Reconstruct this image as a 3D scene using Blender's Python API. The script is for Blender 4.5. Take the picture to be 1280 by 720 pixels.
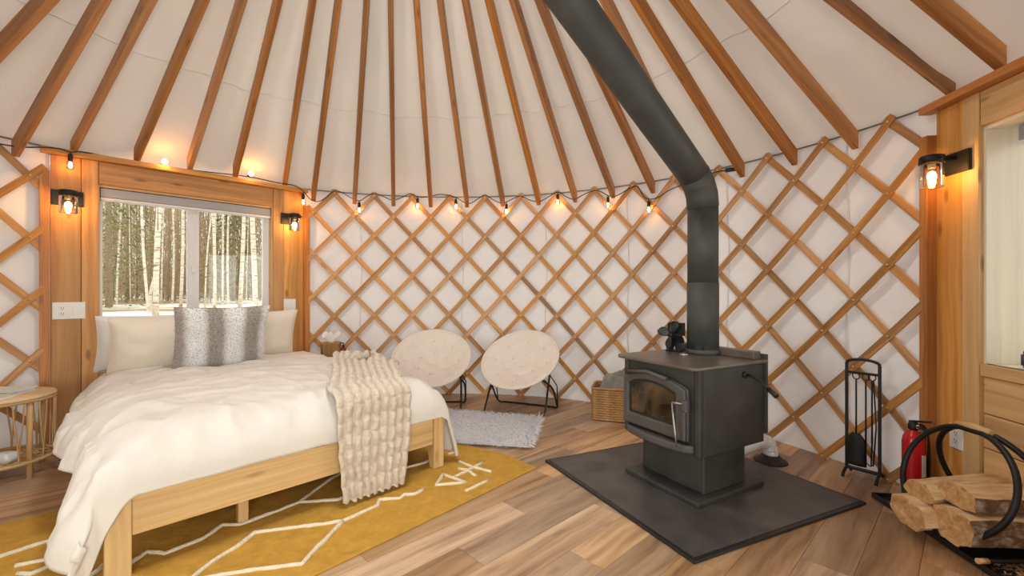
import bpy, math, random
from mathutils import Vector, Matrix, noise
random.seed(7)
S = bpy.context.scene; COL = S.collection
for o in list(bpy.data.objects): bpy.data.objects.remove(o)
# ------------------------------------------------------------------ camera
EYE = 1.17; FPX = 550.0; HOR = 362.0
cam = bpy.data.cameras.new('camera'); camo = bpy.data.objects.new('camera', cam); COL.objects.link(camo)
cam.sensor_width = 36; cam.lens = 36 * FPX / 1280; cam.shift_y = (HOR - 360) / 1280; cam.clip_start = .02
camo.location = (0, 0, EYE); camo.rotation_euler = (math.pi / 2, 0, 0); S.camera = camo
# ------------------------------------------------------------------ world, lights, exposure
W = bpy.data.worlds.new('overcast_sky'); S.world = W; W.use_nodes = True
bg = W.node_tree.nodes['Background']; bg.inputs[0].default_value = (1.0, 0.985, 0.96, 1); bg.inputs[1].default_value = 1.9
S.view_settings.view_transform = 'Standard'; S.view_settings.look = 'None'
S.view_settings.exposure = -0.08; S.view_settings.gamma = 1; S.view_settings.use_curve_mapping = False
def area(name, loc, target, sx, sy, power, color, shape='RECTANGLE'):
    l = bpy.data.lights.new(name, 'AREA'); l.shape = shape; l.size = sx; l.size_y = sy; l.energy = power; l.color = color
    o = bpy.data.objects.new(name, l); COL.objects.link(o); o.location = loc
    d = Vector(target) - Vector(loc); o.rotation_euler = d.to_track_quat('-Z', 'Y').to_euler(); return o
CX, CY, R = -0.62, 1.89, 3.05            # the yurt: centre and radius
APEX = Vector((-0.55, 1.97, 4.17)); RC = .45
WALL_H = 2.20
area('skylight_daylight', (APEX.x, APEX.y, 4.02), (APEX.x, APEX.y, 0), .8, .8, 75, (1, .97, .93), 'DISK')
area('rear_door_fill', (CX + 1.1, CY - 3.12, 1.25), (CX + .3, CY, 1.45), 1.9, 1.9, 105, (1, .965, .92))  # added fill lamp outside the unseen rear door
area('rear_window_fill', (CX - 2.35, CY - 2.25, 1.45), (CX + .8, CY + 1, 1.3), 1.2, 1.1, 45, (1, .965, .92))  # another added fill lamp, behind the unseen rear window
area('side_window_daylight', (2.38 - .115 * .88 + .993 * .55, 2.445 - .993 * .88 - .115 * .55, 1.42), (1.3, 1.7, 1.2), 1.5, 1.3, 17, (1, .985, .96))
# ------------------------------------------------------------------ pixel helpers (used to read real places off the photograph)
def floorpt(u, v, h=0.0):
    y = FPX * (EYE - h) / (v - HOR); return Vector(((u - 640) / FPX * y, y, h))
def cylpt(u, v, r):
    d = (u - 640) / FPX; A = d * d + 1; B = -2 * (d * CX + CY); c = CX * CX + CY * CY - r * r
    t = (-B + math.sqrt(B * B - 4 * A * c)) / 2 / A
    return Vector((d * t, t, EYE + (HOR - v) * t / FPX))
def pol(th, r, z=0): return Vector((CX + r * math.sin(th), CY + r * math.cos(th), z))
# ------------------------------------------------------------------ mesh helpers
class MB:
    def __init__(s): s.v = []; s.f = []; s.uv = []; s.sm = []
    def face(s, idx, uv=None, smooth=False):
        s.f.append(tuple(idx)); s.uv.append(uv or [(0, 0)] * len(idx)); s.sm.append(smooth)
    def box(s, c, size, M=None, taper=None):
        M = M or Matrix.Identity(3); c = Vector(c); h = [x / 2 for x in size]; b = len(s.v); L = []
        for z in (-1, 1):
            for y in (-1, 1):
                for x in (-1, 1):
                    k = taper if (taper and z < 0) else 1
                    p = Vector((x * h[0] * k, y * h[1] * k, z * h[2])); L.append(p); s.v.append(c + M @ p)
        ax = max(range(3), key=lambda i: size[i]); ot = [i for i in range(3) if i != ax]
        for q in ((0, 2, 3, 1), (4, 5, 7, 6), (0, 1, 5, 4), (2, 6, 7, 3), (0, 4, 6, 2), (1, 3, 7, 5)):
            s.face([b + i for i in q], [(L[i][ot[0]] + 1.37 * L[i][ot[1]] + .7 * h[ot[0]], L[i][ax]) for i in q])
        return s
    def span(s, x0, x1, y0, y1, z0, z1, M=None, off=(0, 0, 0)):
        M = M or Matrix.Identity(3)
        return s.box(Vector(off) + M @ Vector(((x0 + x1) / 2, (y0 + y1) / 2, (z0 + z1) / 2)), (abs(x1 - x0), abs(y1 - y0), abs(z1 - z0)), M)
    def beam(s, p0, p1, w, h, up=(0, 0, 1)):
        p0, p1 = Vector(p0), Vector(p1); d = (p1 - p0); L = d.length; d.normalize()
        x = d.cross(Vector(up)).normalized(); z = x.cross(d)
        return s.box((p0 + p1) / 2, (w, L, h), Matrix((x, d, z)).transposed())
    def tube(s, pts, r, n=8, closed=False, caps=True, rr=None):
        pts = [Vector(p) for p in pts]; m = len(pts); b = len(s.v); prev = None; acc = 0
        for i, p in enumerate(pts):
            if closed: d = pts[(i + 1) % m] - pts[i - 1]
            else: d = pts[min(i + 1, m - 1)] - pts[max(i - 1, 0)]
            d.normalize()
            if prev is None:
                a = Vector((0, 0, 1)) if abs(d.z) < .9 else Vector((1, 0, 0)); prev = (a - d * a.dot(d)).normalized()
            else:
                prev = (prev - d * prev.dot(d)).normalized()
            q = d.cross(prev); rad = rr[i] if rr else r
            for k in range(n):
                t = 2 * math.pi * k / n; s.v.append(p + (prev * math.cos(t) + q * math.sin(t)) * rad)
        for i in range(m if closed else m - 1):
            j = (i + 1) % m; l = (pts[j] - pts[i]).length
            for k in range(n):
                k2 = (k + 1) % n; c1 = 2 * math.pi * r * k / n; c2 = 2 * math.pi * r * (k + 1) / n
                s.face((b + i * n + k, b + i * n + k2, b + j * n + k2, b + j * n + k), [(c1, acc), (c2, acc), (c2, acc + l), (c1, acc + l)], True)
            acc += l
        if caps and not closed:
            s.face([b + k for k in range(n)][::-1]); s.face([b + (m - 1) * n + k for k in range(n)])
        return s
    def lathe(s, prof, n=24, M=None, c=(0, 0, 0)):
        M = M or Matrix.Identity(3); c = Vector(c); b = len(s.v); m = len(prof)
        for (r, z) in prof:
            for k in range(n):
                t = 2 * math.pi * k / n; s.v.append(c + M @ Vector((r * math.cos(t), r * math.sin(t), z)))
        acc = 0
        for i in range(m - 1):
            l = math.hypot(prof[i + 1][0] - prof[i][0], prof[i + 1][1] - prof[i][1])
            for k in range(n):
                k2 = (k + 1) % n; rm = max(prof[i][0], .01)
                s.face((b + i * n + k, b + i * n + k2, b + (i + 1) * n + k2, b + (i + 1) * n + k),
                       [(6.28 * rm * k / n, acc), (6.28 * rm * (k + 1) / n, acc), (6.28 * rm * (k + 1) / n, acc + l), (6.28 * rm * k / n, acc + l)], True)
            acc += l
        if prof[0][0] > 1e-5: s.face([b + k for k in range(n)][::-1])
        if prof[-1][0] > 1e-5: s.face([b + (m - 1) * n + k for k in range(n)])
        return s
    def grid(s, fn, nu, nv, su=1, sv=1, smooth=True, flip=False):
        b = len(s.v)
        for j in range(nv + 1):
            for i in range(nu + 1): s.v.append(Vector(fn(i / nu, j / nv)))
        for j in range(nv):
            for i in range(nu):
                a = b + j * (nu + 1) + i; q = [a, a + 1, a + nu + 2, a + nu + 1]
                w = [(i / nu * su, j / nv * sv), ((i + 1) / nu * su, j / nv * sv), ((i + 1) / nu * su, (j + 1) / nv * sv), (i / nu * su, (j + 1) / nv * sv)]
                if flip: q.reverse(); w.reverse()
                s.face(q, w, smooth)
        return s
    def prism(s, pts, z0, z1, uvrot=0):
        b = len(s.v); n = len(pts); ca, sa = math.cos(uvrot), math.sin(uvrot)
        U = [(-p[0] * sa + p[1] * ca, p[0] * ca + p[1] * sa) for p in pts]
        for p in pts: s.v.append(Vector((p[0], p[1], z0)))
        for p in pts: s.v.append(Vector((p[0], p[1], z1)))
        s.face([b + i for i in range(n)][::-1], U[::-1]); s.face([b + n + i for i in range(n)], U)
        for i in range(n):
            j = (i + 1) % n; s.face((b + i, b + j, b + n + j, b + n + i), [U[i], U[j], U[j], U[i]])
        return s
    def blob(s, c, rad, M=None, n=12, amp=0, sd=0, sq=1):
        M = M or Matrix.Identity(3); c = Vector(c)
        def fn(a, b_):
            th = a * 2 * math.pi; ph = (b_ - .5) * math.pi
            pw = lambda t: math.copysign(abs(t) ** sq, t)
            p = Vector((pw(math.cos(ph)) * pw(math.cos(th)) * rad[0], pw(math.cos(ph)) * pw(math.sin(th)) * rad[1], pw(math.sin(ph)) * rad[2]))
            if amp:
                k = noise.noise(Vector((math.cos(th) * math.cos(ph), math.sin(th) * math.cos(ph), math.sin(ph))) * 1.7 + Vector((sd, 0, 0))); p *= 1 + amp * k
            return c + M @ p
        return s.grid(fn, n * 2, n, 1, 1)
    def build(s, name, mat, parent=None, bevel=0, loc=None, seg=2, sub=0, solid=0, mats=None):
        me = bpy.data.meshes.new(name); me.from_pydata([tuple(p) for p in s.v], [], s.f)
        uv = me.uv_layers.new(name='UVMap'); flat = [c for f in s.uv for w in f for c in w]; uv.data.foreach_set('uv', flat)
        me.polygons.foreach_set('use_smooth', s.sm)
        me.materials.append(mat); me.update(); me.validate()
        o = bpy.data.objects.new(name, me); COL.objects.link(o)
        if parent: o.parent = parent
        if loc is not None: o.location = loc
        if solid: m = o.modifiers.new('solid', 'SOLIDIFY'); m.thickness = solid; m.offset = -1
        if bevel: m = o.modifiers.new('bevel', 'BEVEL'); m.width = bevel; m.segments = seg; m.limit_method = 'ANGLE'; m.angle_limit = .6
        if sub: m = o.modifiers.new('sub', 'SUBSURF'); m.levels = sub; m.render_levels = sub
        return o
def tag(o, label=None, cat=None, group=None, kind=None):
    if label: o['label'] = label
    if cat: o['category'] = cat
    if group: o['group'] = group
    if kind: o['kind'] = kind
    return o
def empty(name, loc=(0, 0, 0), rz=0, **k):
    o = bpy.data.objects.new(name, None); COL.objects.link(o); o.location = loc; o.rotation_euler = (0, 0, rz); o.empty_display_size = .1
    return tag(o, **k)
def copy_tree(o, parent=None):
    c = o.copy(); COL.objects.link(c)
    if parent: c.parent = parent
    for ch in list(o.children): copy_tree(ch, c)
    return c
def rotx(a): return Matrix.Rotation(a, 3, 'X')
def roty(a): return Matrix.Rotation(a, 3, 'Y')
def rotz(a): return Matrix.Rotation(a, 3, 'Z')
# ------------------------------------------------------------------ materials
def mat(name):
    m = bpy.data.materials.new(name); m.use_nodes = True; nt = m.node_tree; return m, nt, nt.nodes['Principled BSDF']
def N(nt, t, **kw):
    n = nt.nodes.new(t)
    for k, v in kw.items(): setattr(n, k, v)
    return n
def ramp(nt, src, stops):
    r = N(nt, 'ShaderNodeValToRGB'); el = r.color_ramp.elements
    while len(el) < len(stops): el.new(.5)
    for e, (p, c) in zip(el, stops): e.position = p; e.color = (*c, 1) if len(c) == 3 else c
    nt.links.new(src, r.inputs[0]); return r.outputs[0]
def bump(nt, bs, src, strength, dist=.01):
    b = N(nt, 'ShaderNodeBump'); b.inputs['Strength'].default_value = strength; b.inputs['Distance'].default_value = dist
    nt.links.new(src, b.inputs['Height']); nt.links.new(b.outputs[0], bs.inputs['Normal'])
def plain(name, col, rough=.6, metal=0, bscale=0, bstr=.2, var=0, spec=None, bdist=.005):
    m, nt, bs = mat(name); bs.inputs['Base Color'].default_value = (*col, 1); bs.inputs['Roughness'].default_value = rough; bs.inputs['Metallic'].default_value = metal
    if spec is not None: bs.inputs['Specular IOR Level'].default_value = spec
    tc = N(nt, 'ShaderNodeTexCoord')
    if bscale:
        n = N(nt, 'ShaderNodeTexNoise'); n.inputs['Scale'].default_value = bscale; n.inputs['Detail'].default_value = 4
        nt.links.new(tc.outputs['Object'], n.inputs['Vector']); bump(nt, bs, n.outputs[0], bstr, bdist)
    if var:
        n2 = N(nt, 'ShaderNodeTexNoise'); n2.inputs['Scale'].default_value = 5; n2.inputs['Detail'].default_value = 5
        nt.links.new(tc.outputs['Object'], n2.inputs['Vector'])
        c = ramp(nt, n2.outputs[0], [(.3, tuple(x * (1 - var) for x in col)), (.7, tuple(min(1, x * (1 + var)) for x in col))]); nt.links.new(c, bs.inputs['Base Color'])
    return m
def wood(name, dark, mid, light, across=38, along=1.6, rough=.5, knots=.5, randv=.18, rands=0, bstr=.08, streak=.45, knotcol=(.16, .06, .02)):
    m, nt, bs = mat(name); L = nt.links.new
    uv = N(nt, 'ShaderNodeUVMap'); uv.uv_map = 'UVMap'; oi = N(nt, 'ShaderNodeObjectInfo')
    off = N(nt, 'ShaderNodeVectorMath', operation='SCALE'); cmb = N(nt, 'ShaderNodeCombineXYZ')
    for i in (0, 1, 2): L(oi.outputs['Random'], cmb.inputs[i])
    L(cmb.outputs[0], off.inputs[0]); off.inputs['Scale'].default_value = 37
    add = N(nt, 'ShaderNodeVectorMath', operation='ADD'); L(uv.outputs[0], add.inputs[0]); L(off.outputs[0], add.inputs[1])
    # warp the grain a little
    wn = N(nt, 'ShaderNodeTexNoise'); wn.inputs['Scale'].default_value = 2.2; L(add.outputs[0], wn.inputs['Vector'])
    ws = N(nt, 'ShaderNodeVectorMath', operation='SCALE'); ws.inputs['Scale'].default_value = .06; L(wn.outputs['Color'], ws.inputs[0])
    ad2 = N(nt, 'ShaderNodeVectorMath', operation='ADD'); L(add.outputs[0], ad2.inputs[0]); L(ws.outputs[0], ad2.inputs[1])
    mp = N(nt, 'ShaderNodeMapping'); mp.inputs['Scale'].default_value = (across, along, 1); L(ad2.outputs[0], mp.inputs[0])
    n1 = N(nt, 'ShaderNodeTexNoise'); n1.inputs['Scale'].default_value = 1; n1.inputs['Detail'].default_value = 6; n1.inputs['Roughness'].default_value = .62; L(mp.outputs[0], n1.inputs['Vector'])
    col = ramp(nt, n1.outputs[0], [(.28, dark), (.5, mid), (.72, light)])
    # broad tonal streaks
    mp2 = N(nt, 'ShaderNodeMapping'); mp2.inputs['Scale'].default_value = (across * .16, along * .4, 1); L(ad2.outputs[0], mp2.inputs[0])
    n2 = N(nt, 'ShaderNodeTexNoise'); n2.inputs['Detail'].default_value = 3; n2.inputs['Scale'].default_value = 1; L(mp2.outputs[0], n2.inputs['Vector'])
    s2 = ramp(nt, n2.outputs[0], [(.32, (1 - streak,) * 3), (.62, (1, 1, 1))])
    mx = N(nt, 'ShaderNodeMix', data_type='RGBA', blend_type='MULTIPLY'); mx.inputs[0].default_value = 1; L(col, mx.inputs[6]); L(s2, mx.inputs[7]); out = mx.outputs[2]
    if knots:
        mp3 = N(nt, 'ShaderNodeMapping'); mp3.inputs['Scale'].default_value = (7, 2.6, 1); L(add.outputs[0], mp3.inputs[0])
        vo = N(nt, 'ShaderNodeTexVoronoi'); vo.inputs['Scale'].default_value = 1; vo.voronoi_dimensions = '2D'; L(mp3.outputs[0], vo.inputs['Vector'])
        kf = ramp(nt, vo.outputs['Distance'], [(0, (knots,) * 3), (.07, (knots * .75,) * 3), (.14, (0, 0, 0))])
        # only some cells carry a knot
        sep = N(nt, 'ShaderNodeSeparateColor'); L(vo.outputs['Color'], sep.inputs[0]); gt = N(nt, 'ShaderNodeMath', operation='GREATER_THAN'); gt.inputs[1].default_value = .62; L(sep.outputs[0], gt.inputs[0])
        ml = N(nt, 'ShaderNodeMath', operation='MULTIPLY'); L(kf, ml.inputs[0]); L(gt.outputs[0], ml.inputs[1])
        mk = N(nt, 'ShaderNodeMix', data_type='RGBA'); L(ml.outputs[0], mk.inputs[0]); L(out, mk.inputs[6]); mk.inputs[7].default_value = (*knotcol, 1); out = mk.outputs[2]
    hs = N(nt, 'ShaderNodeHueSaturation'); L(out, hs.inputs['Color'])
    mr = N(nt, 'ShaderNodeMapRange'); mr.inputs[3].default_value = 1 - randv; mr.inputs[4].default_value = 1 + randv; L(oi.outputs['Random'], mr.inputs[0]); L(mr.outputs[0], hs.inputs['Value'])
    if rands:
        rr = N(nt, 'ShaderNodeMath', operation='MULTIPLY'); rr.inputs[1].default_value = 7.31; L(oi.outputs['Random'], rr.inputs[0])
        fr = N(nt, 'ShaderNodeMath', operation='FRACT'); L(rr.outputs[0], fr.inputs[0])
        m2 = N(nt, 'ShaderNodeMapRange'); m2.inputs[3].default_value = 1 - rands; m2.inputs[4].default_value = 1 + rands * .5; L(fr.outputs[0], m2.inputs[0]); L(m2.outputs[0], hs.inputs['Saturation'])
    L(hs.outputs[0], bs.inputs['Base Color']); bs.inputs['Roughness'].default_value = rough; bump(nt, bs, n1.outputs[0], bstr, .004)
    return m
def fabric(name, col, weave=0, wr=.15, wscale=3, rough=.9, var=.05, sheen=0, trans=0):
    m, nt, bs = mat(name); L = nt.links.new; tc = N(nt, 'ShaderNodeTexCoord')
    n = N(nt, 'ShaderNodeTexNoise'); n.inputs['Scale'].default_value = wscale; n.inputs['Detail'].default_value = 5; n.inputs['Distortion'].default_value = .6; L(tc.outputs['Object'], n.inputs['Vector'])
    c = ramp(nt, n.outputs[0], [(.3, tuple(x * (1 - var) for x in col)), (.7, col)]); L(c, bs.inputs['Base Color'])
    h = n.outputs[0]
    if weave:
        w = N(nt, 'ShaderNodeTexNoise'); w.inputs['Scale'].default_value = weave; w.inputs['Detail'].default_value = 2; L(tc.outputs['Object'], w.inputs['Vector'])
        ml = N(nt, 'ShaderNodeMath', operation='MULTIPLY_ADD'); ml.inputs[1].default_value = .06; L(w.outputs[0], ml.inputs[0]); L(h, ml.inputs[2]); h = ml.outputs[0]
    bump(nt, bs, h, wr, .03); bs.inputs['Roughness'].default_value = rough; bs.inputs['Specular IOR Level'].default_value = .15
    if sheen: bs.inputs['Sheen Weight'].default_value = sheen
    if trans:
        t = N(nt, 'ShaderNodeBsdfTranslucent'); L(c, t.inputs[0]); mx = N(nt, 'ShaderNodeMixShader'); mx.inputs[0].default_value = trans
        L(bs.outputs[0], mx.inputs[1]); L(t.outputs[0], mx.inputs[2]); L(mx.outputs[0], nt.nodes['Material Output'].inputs[0])
    return m
def thin_glass(name, tint=(1, 1, 1), gloss=.08):
    m, nt, bs = mat(name); L = nt.links.new; nt.nodes.remove(bs)
    out = nt.nodes['Material Output']; t = N(nt, 'ShaderNodeBsdfTransparent'); t.inputs[0].default_value = (*tint, 1)
    g = N(nt, 'ShaderNodeBsdfGlossy'); g.inputs['Roughness'].default_value = .02; lw = N(nt, 'ShaderNodeFresnel'); lw.inputs[0].default_value = 1.45
    mx = N(nt, 'ShaderNodeMixShader'); ml = N(nt, 'ShaderNodeMath', operation='ADD'); ml.inputs[1].default_value = gloss - .04; ml.use_clamp = True; L(lw.outputs[0], ml.inputs[0])
    L(ml.outputs[0], mx.inputs[0]); L(t.outputs[0], mx.inputs[1]); L(g.outputs[0], mx.inputs[2]); L(mx.outputs[0], out.inputs[0]); return m
def glow(name, col, strength):
    m, nt, bs = mat(name); bs.inputs['Base Color'].default_value = (*col, 1); bs.inputs['Emission Color'].default_value = (*col, 1); bs.inputs['Emission Strength'].default_value = strength; return m

M_frame = wood('honey_cedar_boards', (.52, .21, .05), (.70, .34, .10), (.80, .46, .17), across=30, along=.9, knots=.75, randv=.10, rands=.1, streak=.3)
M_frame_pale = wood('pale_pine_boards', (.62, .36, .15), (.76, .48, .22), (.82, .58, .31), across=26, along=.8, knots=.6, randv=.07, streak=.22)
M_jamb = wood('whitish_spruce_jamb', (.80, .69, .52), (.88, .79, .63), (.92, .84, .70), across=26, along=.8, knots=.5, randv=.05, streak=.15)
M_edge = wood('orange_edge_board', (.42, .14, .03), (.58, .23, .06), (.66, .30, .09), across=40, along=1.2, knots=.4, randv=.08)
M_lat = wood('lattice_fir', (.46, .19, .045), (.66, .32, .095), (.78, .43, .15), across=60, along=1.4, knots=.5, randv=.16, rands=.12)
M_raft = wood('rafter_fir', (.33, .12, .026), (.50, .20, .048), (.64, .30, .085), across=40, along=1.1, knots=.85, randv=.16, rands=.12, streak=.45)
M_bed = wood('bed_pine', (.66, .39, .155), (.76, .50, .23), (.84, .60, .32), across=40, along=1.0, knots=.35, randv=.05, streak=.25, rough=.42)
M_floor = wood('floor_vinyl_oak', (.26, .135, .068), (.52, .32, .175), (.68, .47, .29), across=17, along=1.1, knots=.3, randv=.16, rands=.15, streak=.36, rough=.42, bstr=.03, knotcol=(.13, .07, .04))
M_slab = plain('dark_subfloor', (.05, .035, .025), .9, bscale=20)
M_rattan = wood('rattan', (.52, .30, .12), (.66, .42, .19), (.76, .54, .30), across=30, along=3, knots=.2, randv=.08, streak=.2)
M_tabletop = wood('pale_cane_top', (.58, .38, .19), (.72, .52, .30), (.80, .62, .40), across=25, along=2, knots=0, randv=.04, streak=.12)
M_wicker = wood('seagrass_wicker', (.30, .155, .055), (.46, .26, .10), (.60, .38, .18), across=90, along=40, knots=0, randv=.08, streak=.3, rough=.75, bstr=.4)
M_wall = fabric('white_yurt_lining', (.86, .84, .85), wr=.6, wscale=2.6, var=.05, trans=.08)
M_roof = fabric('cream_roof_liner', (.86, .81, .75), wr=.6, wscale=1.8, var=.06, trans=.11)
M_duvet = fabric('ivory_cotton_duvet', (.735, .69, .635), weave=260, wr=.32, wscale=5, var=.03)
M_pillow = fabric('cream_linen_pillow', (.80, .72, .61), weave=300, wr=.2, wscale=6, var=.04)
M_pillow_w = fabric('white_cotton_pillow', (.82, .80, .79), weave=300, wr=.2, wscale=6, var=.03)
M_knit = fabric('oatmeal_chenille', (.66, .56, .46), weave=220, wr=.5, wscale=30, var=.16, sheen=.4)
M_cushion = fabric('ivory_sherpa', (.76, .69, .62), weave=180, wr=.35, wscale=14, var=.06, sheen=.3)
M_rug = fabric('mustard_wool', (.56, .31, .055), weave=300, wr=.25, wscale=16, var=.22)
M_cord = fabric('cream_wool_cord', (.80, .70, .54), weave=300, wr=.4, wscale=60, var=.15)
M_fluff = plain('white_fur', (.95, .94, .98), .9, spec=.1)
M_throw = fabric('grey_fleece', (.30, .275, .25), weave=200, wr=.5, wscale=14, var=.3, sheen=.3)
M_vinyl = plain('white_vinyl', (.83, .84, .86), .35)
M_blind = plain('grey_blind_cassette', (.40, .40, .43), .5)
M_plate = plain('white_plastic', (.84, .84, .83), .35)
M_slot = plain('dark_slot', (.05, .05, .05), .6)
M_stove = plain('charcoal_stove_steel', (.048, .049, .046), .48, metal=.2, bscale=60, bstr=.12, var=.28)
M_stovetop = plain('warm_grey_stove_top', (.15, .125, .105), .38, metal=.35, bscale=40, bstr=.1, var=.3)
M_door = plain('cast_iron_door', (.078, .075, .07), .55, metal=.2, bscale=110, bstr=.2, var=.15)
M_pipe = plain('matte_black_stovepipe', (.050, .054, .053), .6, metal=.1, bscale=30, bstr=.06, var=.22)
M_iron = plain('black_iron', (.014, .014, .014), .45, metal=.3, bscale=80, bstr=.1)
M_black = plain('black_plastic', (.012, .012, .012), .55)
M_rubber = plain('black_cable', (.012, .010, .010), .6)
M_silver = plain('brushed_steel', (.62, .60, .57), .3, metal=.9)
M_steel = plain('dull_steel', (.30, .29, .27), .4, metal=.9)
M_foil = plain('crinkled_foil', (.85, .85, .87), .3, metal=.25, bscale=70, bstr=.8, bdist=.01)
M_slate = plain('slate_hearth', (.070, .064, .060), .42, bscale=22, bstr=.18, var=.35)
M_slate_edge = plain('black_hearth_edge', (.018, .017, .016), .4)
M_red = plain('red_enamel', (.55, .012, .02), .25)
M_cable = plain('galvanised_cable', (.22, .21, .20), .5, metal=.5)
M_brass = plain('brass_bolt', (.75, .62, .45), .3, metal=.9)
M_glass = thin_glass('window_glass', (.97, 1, .98), .045)
M_jar = thin_glass('clear_jar_glass', (1, .97, .93), .12)
M_sconce_glow = glow('sconce_bulb_glow', (1, .50, .14), 150)
M_string_glow = glow('string_bulb_glow', (1, .46, .12), 80)
M_globe = thin_glass('bulb_glass', (1, .9, .7), .10)
M_mug = plain('dark_blue_binocular', (.055, .065, .085), .5, bscale=60, bstr=.2)
M_ash = plain('tray_black', (.014, .012, .014), .5, bscale=12, bstr=.2)

# glass door of the stove: dark glass mottled with brown and amber patches
M_stoveglass, nt, bs = mat('mottled_stove_glass'); tc = N(nt, 'ShaderNodeTexCoord'); nz = N(nt, 'ShaderNodeTexNoise'); nz.inputs['Scale'].default_value = 5.5; nz.inputs['Detail'].default_value = 5
nt.links.new(tc.outputs['Object'], nz.inputs['Vector']); nt.links.new(ramp(nt, nz.outputs[0], [(.38, (.012, .010, .008)), (.55, (.085, .048, .022)), (.68, (.20, .12, .06))]), bs.inputs['Base Color'])
bs.inputs['Roughness'].default_value = .08; bs.inputs['Coat Weight'].default_value = .5
# split firewood and bark
def wood_end(name, c1, c2, c3):
    m, nt, bs = mat(name); L = nt.links.new; tc = N(nt, 'ShaderNodeTexCoord'); w = N(nt, 'ShaderNodeTexNoise'); w.inputs['Scale'].default_value = 26; w.inputs['Detail'].default_value = 9; w.inputs['Roughness'].default_value = .68; w.inputs['Distortion'].default_value = .6
    mp = N(nt, 'ShaderNodeMapping'); mp.inputs['Scale'].default_value = (.22, 1, 1) if 'split' in name else (1, 1, 1) if 'log' in name else (.5, 1, 1); L(tc.outputs['Object'], mp.inputs[0]); L(mp.outputs[0], w.inputs['Vector'])
    L(ramp(nt, w.outputs[0], [(.3, c1), (.5, c2), (.66, c3)]), bs.inputs['Base Color']); bs.inputs['Roughness'].default_value = .85; bump(nt, bs, w.outputs[0], .5, .01); return m
M_split = wood_end('split_log_wood', (.50, .28, .12), (.72, .50, .28), (.84, .66, .44))
M_logend = wood_end('log_end_grain', (.34, .16, .055), (.60, .34, .14), (.74, .50, .27))
M_bark = wood_end('grey_brown_bark', (.06, .032, .018), (.22, .13, .07), (.52, .46, .40))
# fur pillow
M_fur, nt, bs = mat('banded_faux_fur'); L = nt.links.new; uv = N(nt, 'ShaderNodeUVMap'); uv.uv_map = 'UVMap'
sx = N(nt, 'ShaderNodeSeparateXYZ'); L(uv.outputs[0], sx.inputs[0]); wv = N(nt, 'ShaderNodeTexWave'); wv.inputs['Scale'].default_value = .78; wv.inputs['Distortion'].default_value = .8; wv.inputs['Detail Scale'].default_value = 1.5; L(uv.outputs[0], wv.inputs['Vector'])
band = ramp(nt, wv.outputs[0], [(.2, (.40, .35, .32)), (.5, (.66, .62, .60)), (.8, (.82, .81, .82))])
mp = N(nt, 'ShaderNodeMapping'); mp.inputs['Scale'].default_value = (46, 30, 1); L(uv.outputs[0], mp.inputs[0]); vo = N(nt, 'ShaderNodeTexVoronoi'); vo.voronoi_dimensions = '2D'; vo.inputs['Scale'].default_value = 1; L(mp.outputs[0], vo.inputs['Vector'])
sp = ramp(nt, vo.outputs['Distance'], [(.14, (.48, .46, .47)), (.30, (1, 1, 1))]); mx = N(nt, 'ShaderNodeMix', data_type='RGBA', blend_type='MULTIPLY'); mx.inputs[0].default_value = .85; L(band, mx.inputs[6]); L(sp, mx.inputs[7]); L(mx.outputs[2], bs.inputs['Base Color']); bs.inputs['Roughness'].default_value = .95
nf = N(nt, 'ShaderNodeTexNoise'); nf.inputs['Scale'].default_value = 90; L(uv.outputs[0], nf.inputs['Vector']); bump(nt, bs, nf.outputs[0], .5, .01)

# ================================================================== SETTING
# ---- floor: dark slab with individual vinyl planks
fa = math.atan2(.69, .725)                      # plank direction
def clip_circle(poly, r=R + .02, n=72):
    out = poly
    for k in range(n):
        t0 = 2 * math.pi * k / n; nx, ny = math.sin(t0), math.cos(t0); d = r
        inp = out; out = []
        for i in range(len(inp)):
            a, b = inp[i - 1], inp[i]
            da = (a[0] - CX) * nx + (a[1] - CY) * ny - d; db = (b[0] - CX) * nx + (b[1] - CY) * ny - d
            if (da <= 0) != (db <= 0):
                t = da / (da - db); out.append((a[0] + (b[0] - a[0]) * t, a[1] + (b[1] - a[1]) * t))
            if db <= 0: out.append(b)
        if not out: return []
    return out
fl = MB().prism([(CX + (R + .04) * math.cos(2 * math.pi * k / 96), CY + (R + .04) * math.sin(2 * math.pi * k / 96)) for k in range(96)], -.08, -.006)
floor = fl.build('floor', M_slab); tag(floor, kind='structure')
ca, sa = math.cos(fa), math.sin(fa); PW, PL = .182, 1.22
for row in range(-19, 19):
    offs = (row * .437) % PL
    for k in range(-4, 4):
        x0, x1 = k * PL + offs + .0009, (k + 1) * PL + offs - .0009; y0, y1 = row * PW + .0009, (row + 1) * PW - .0009
        q = [(CX + a * ca - b * sa, CY + a * sa + b * ca) for a, b in ((x0, y0), (x1, y0), (x1, y1), (x0, y1))]
        q = clip_circle(q)
        if len(q) < 3: continue
        c = (sum(p[0] for p in q) / len(q), sum(p[1] for p in q) / len(q))
        MB().prism([(p[0] - c[0], p[1] - c[1]) for p in q], -.006, 0, fa).build('floor_plank', M_floor, floor, loc=(c[0], c[1], 0))
# ---- window chords
A1 = Vector((-3.37, 3.21, 0)); D1 = Vector((.678, .735, 0)); N1 = Vector((-.735, .678, 0)); LEN = 1.79
A2 = Vector((2.38, 2.445, 0)); D2 = Vector((-.115, -.993, 0)); N2 = Vector((.993, -.115, 0))
def theta(p): return math.atan2(p.x - CX, p.y - CY)
T1a, T1b = theta(A1), theta(A1 + D1 * LEN)
T2a, T2b = theta(A2), theta(A2 + D2 * LEN)
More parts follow.
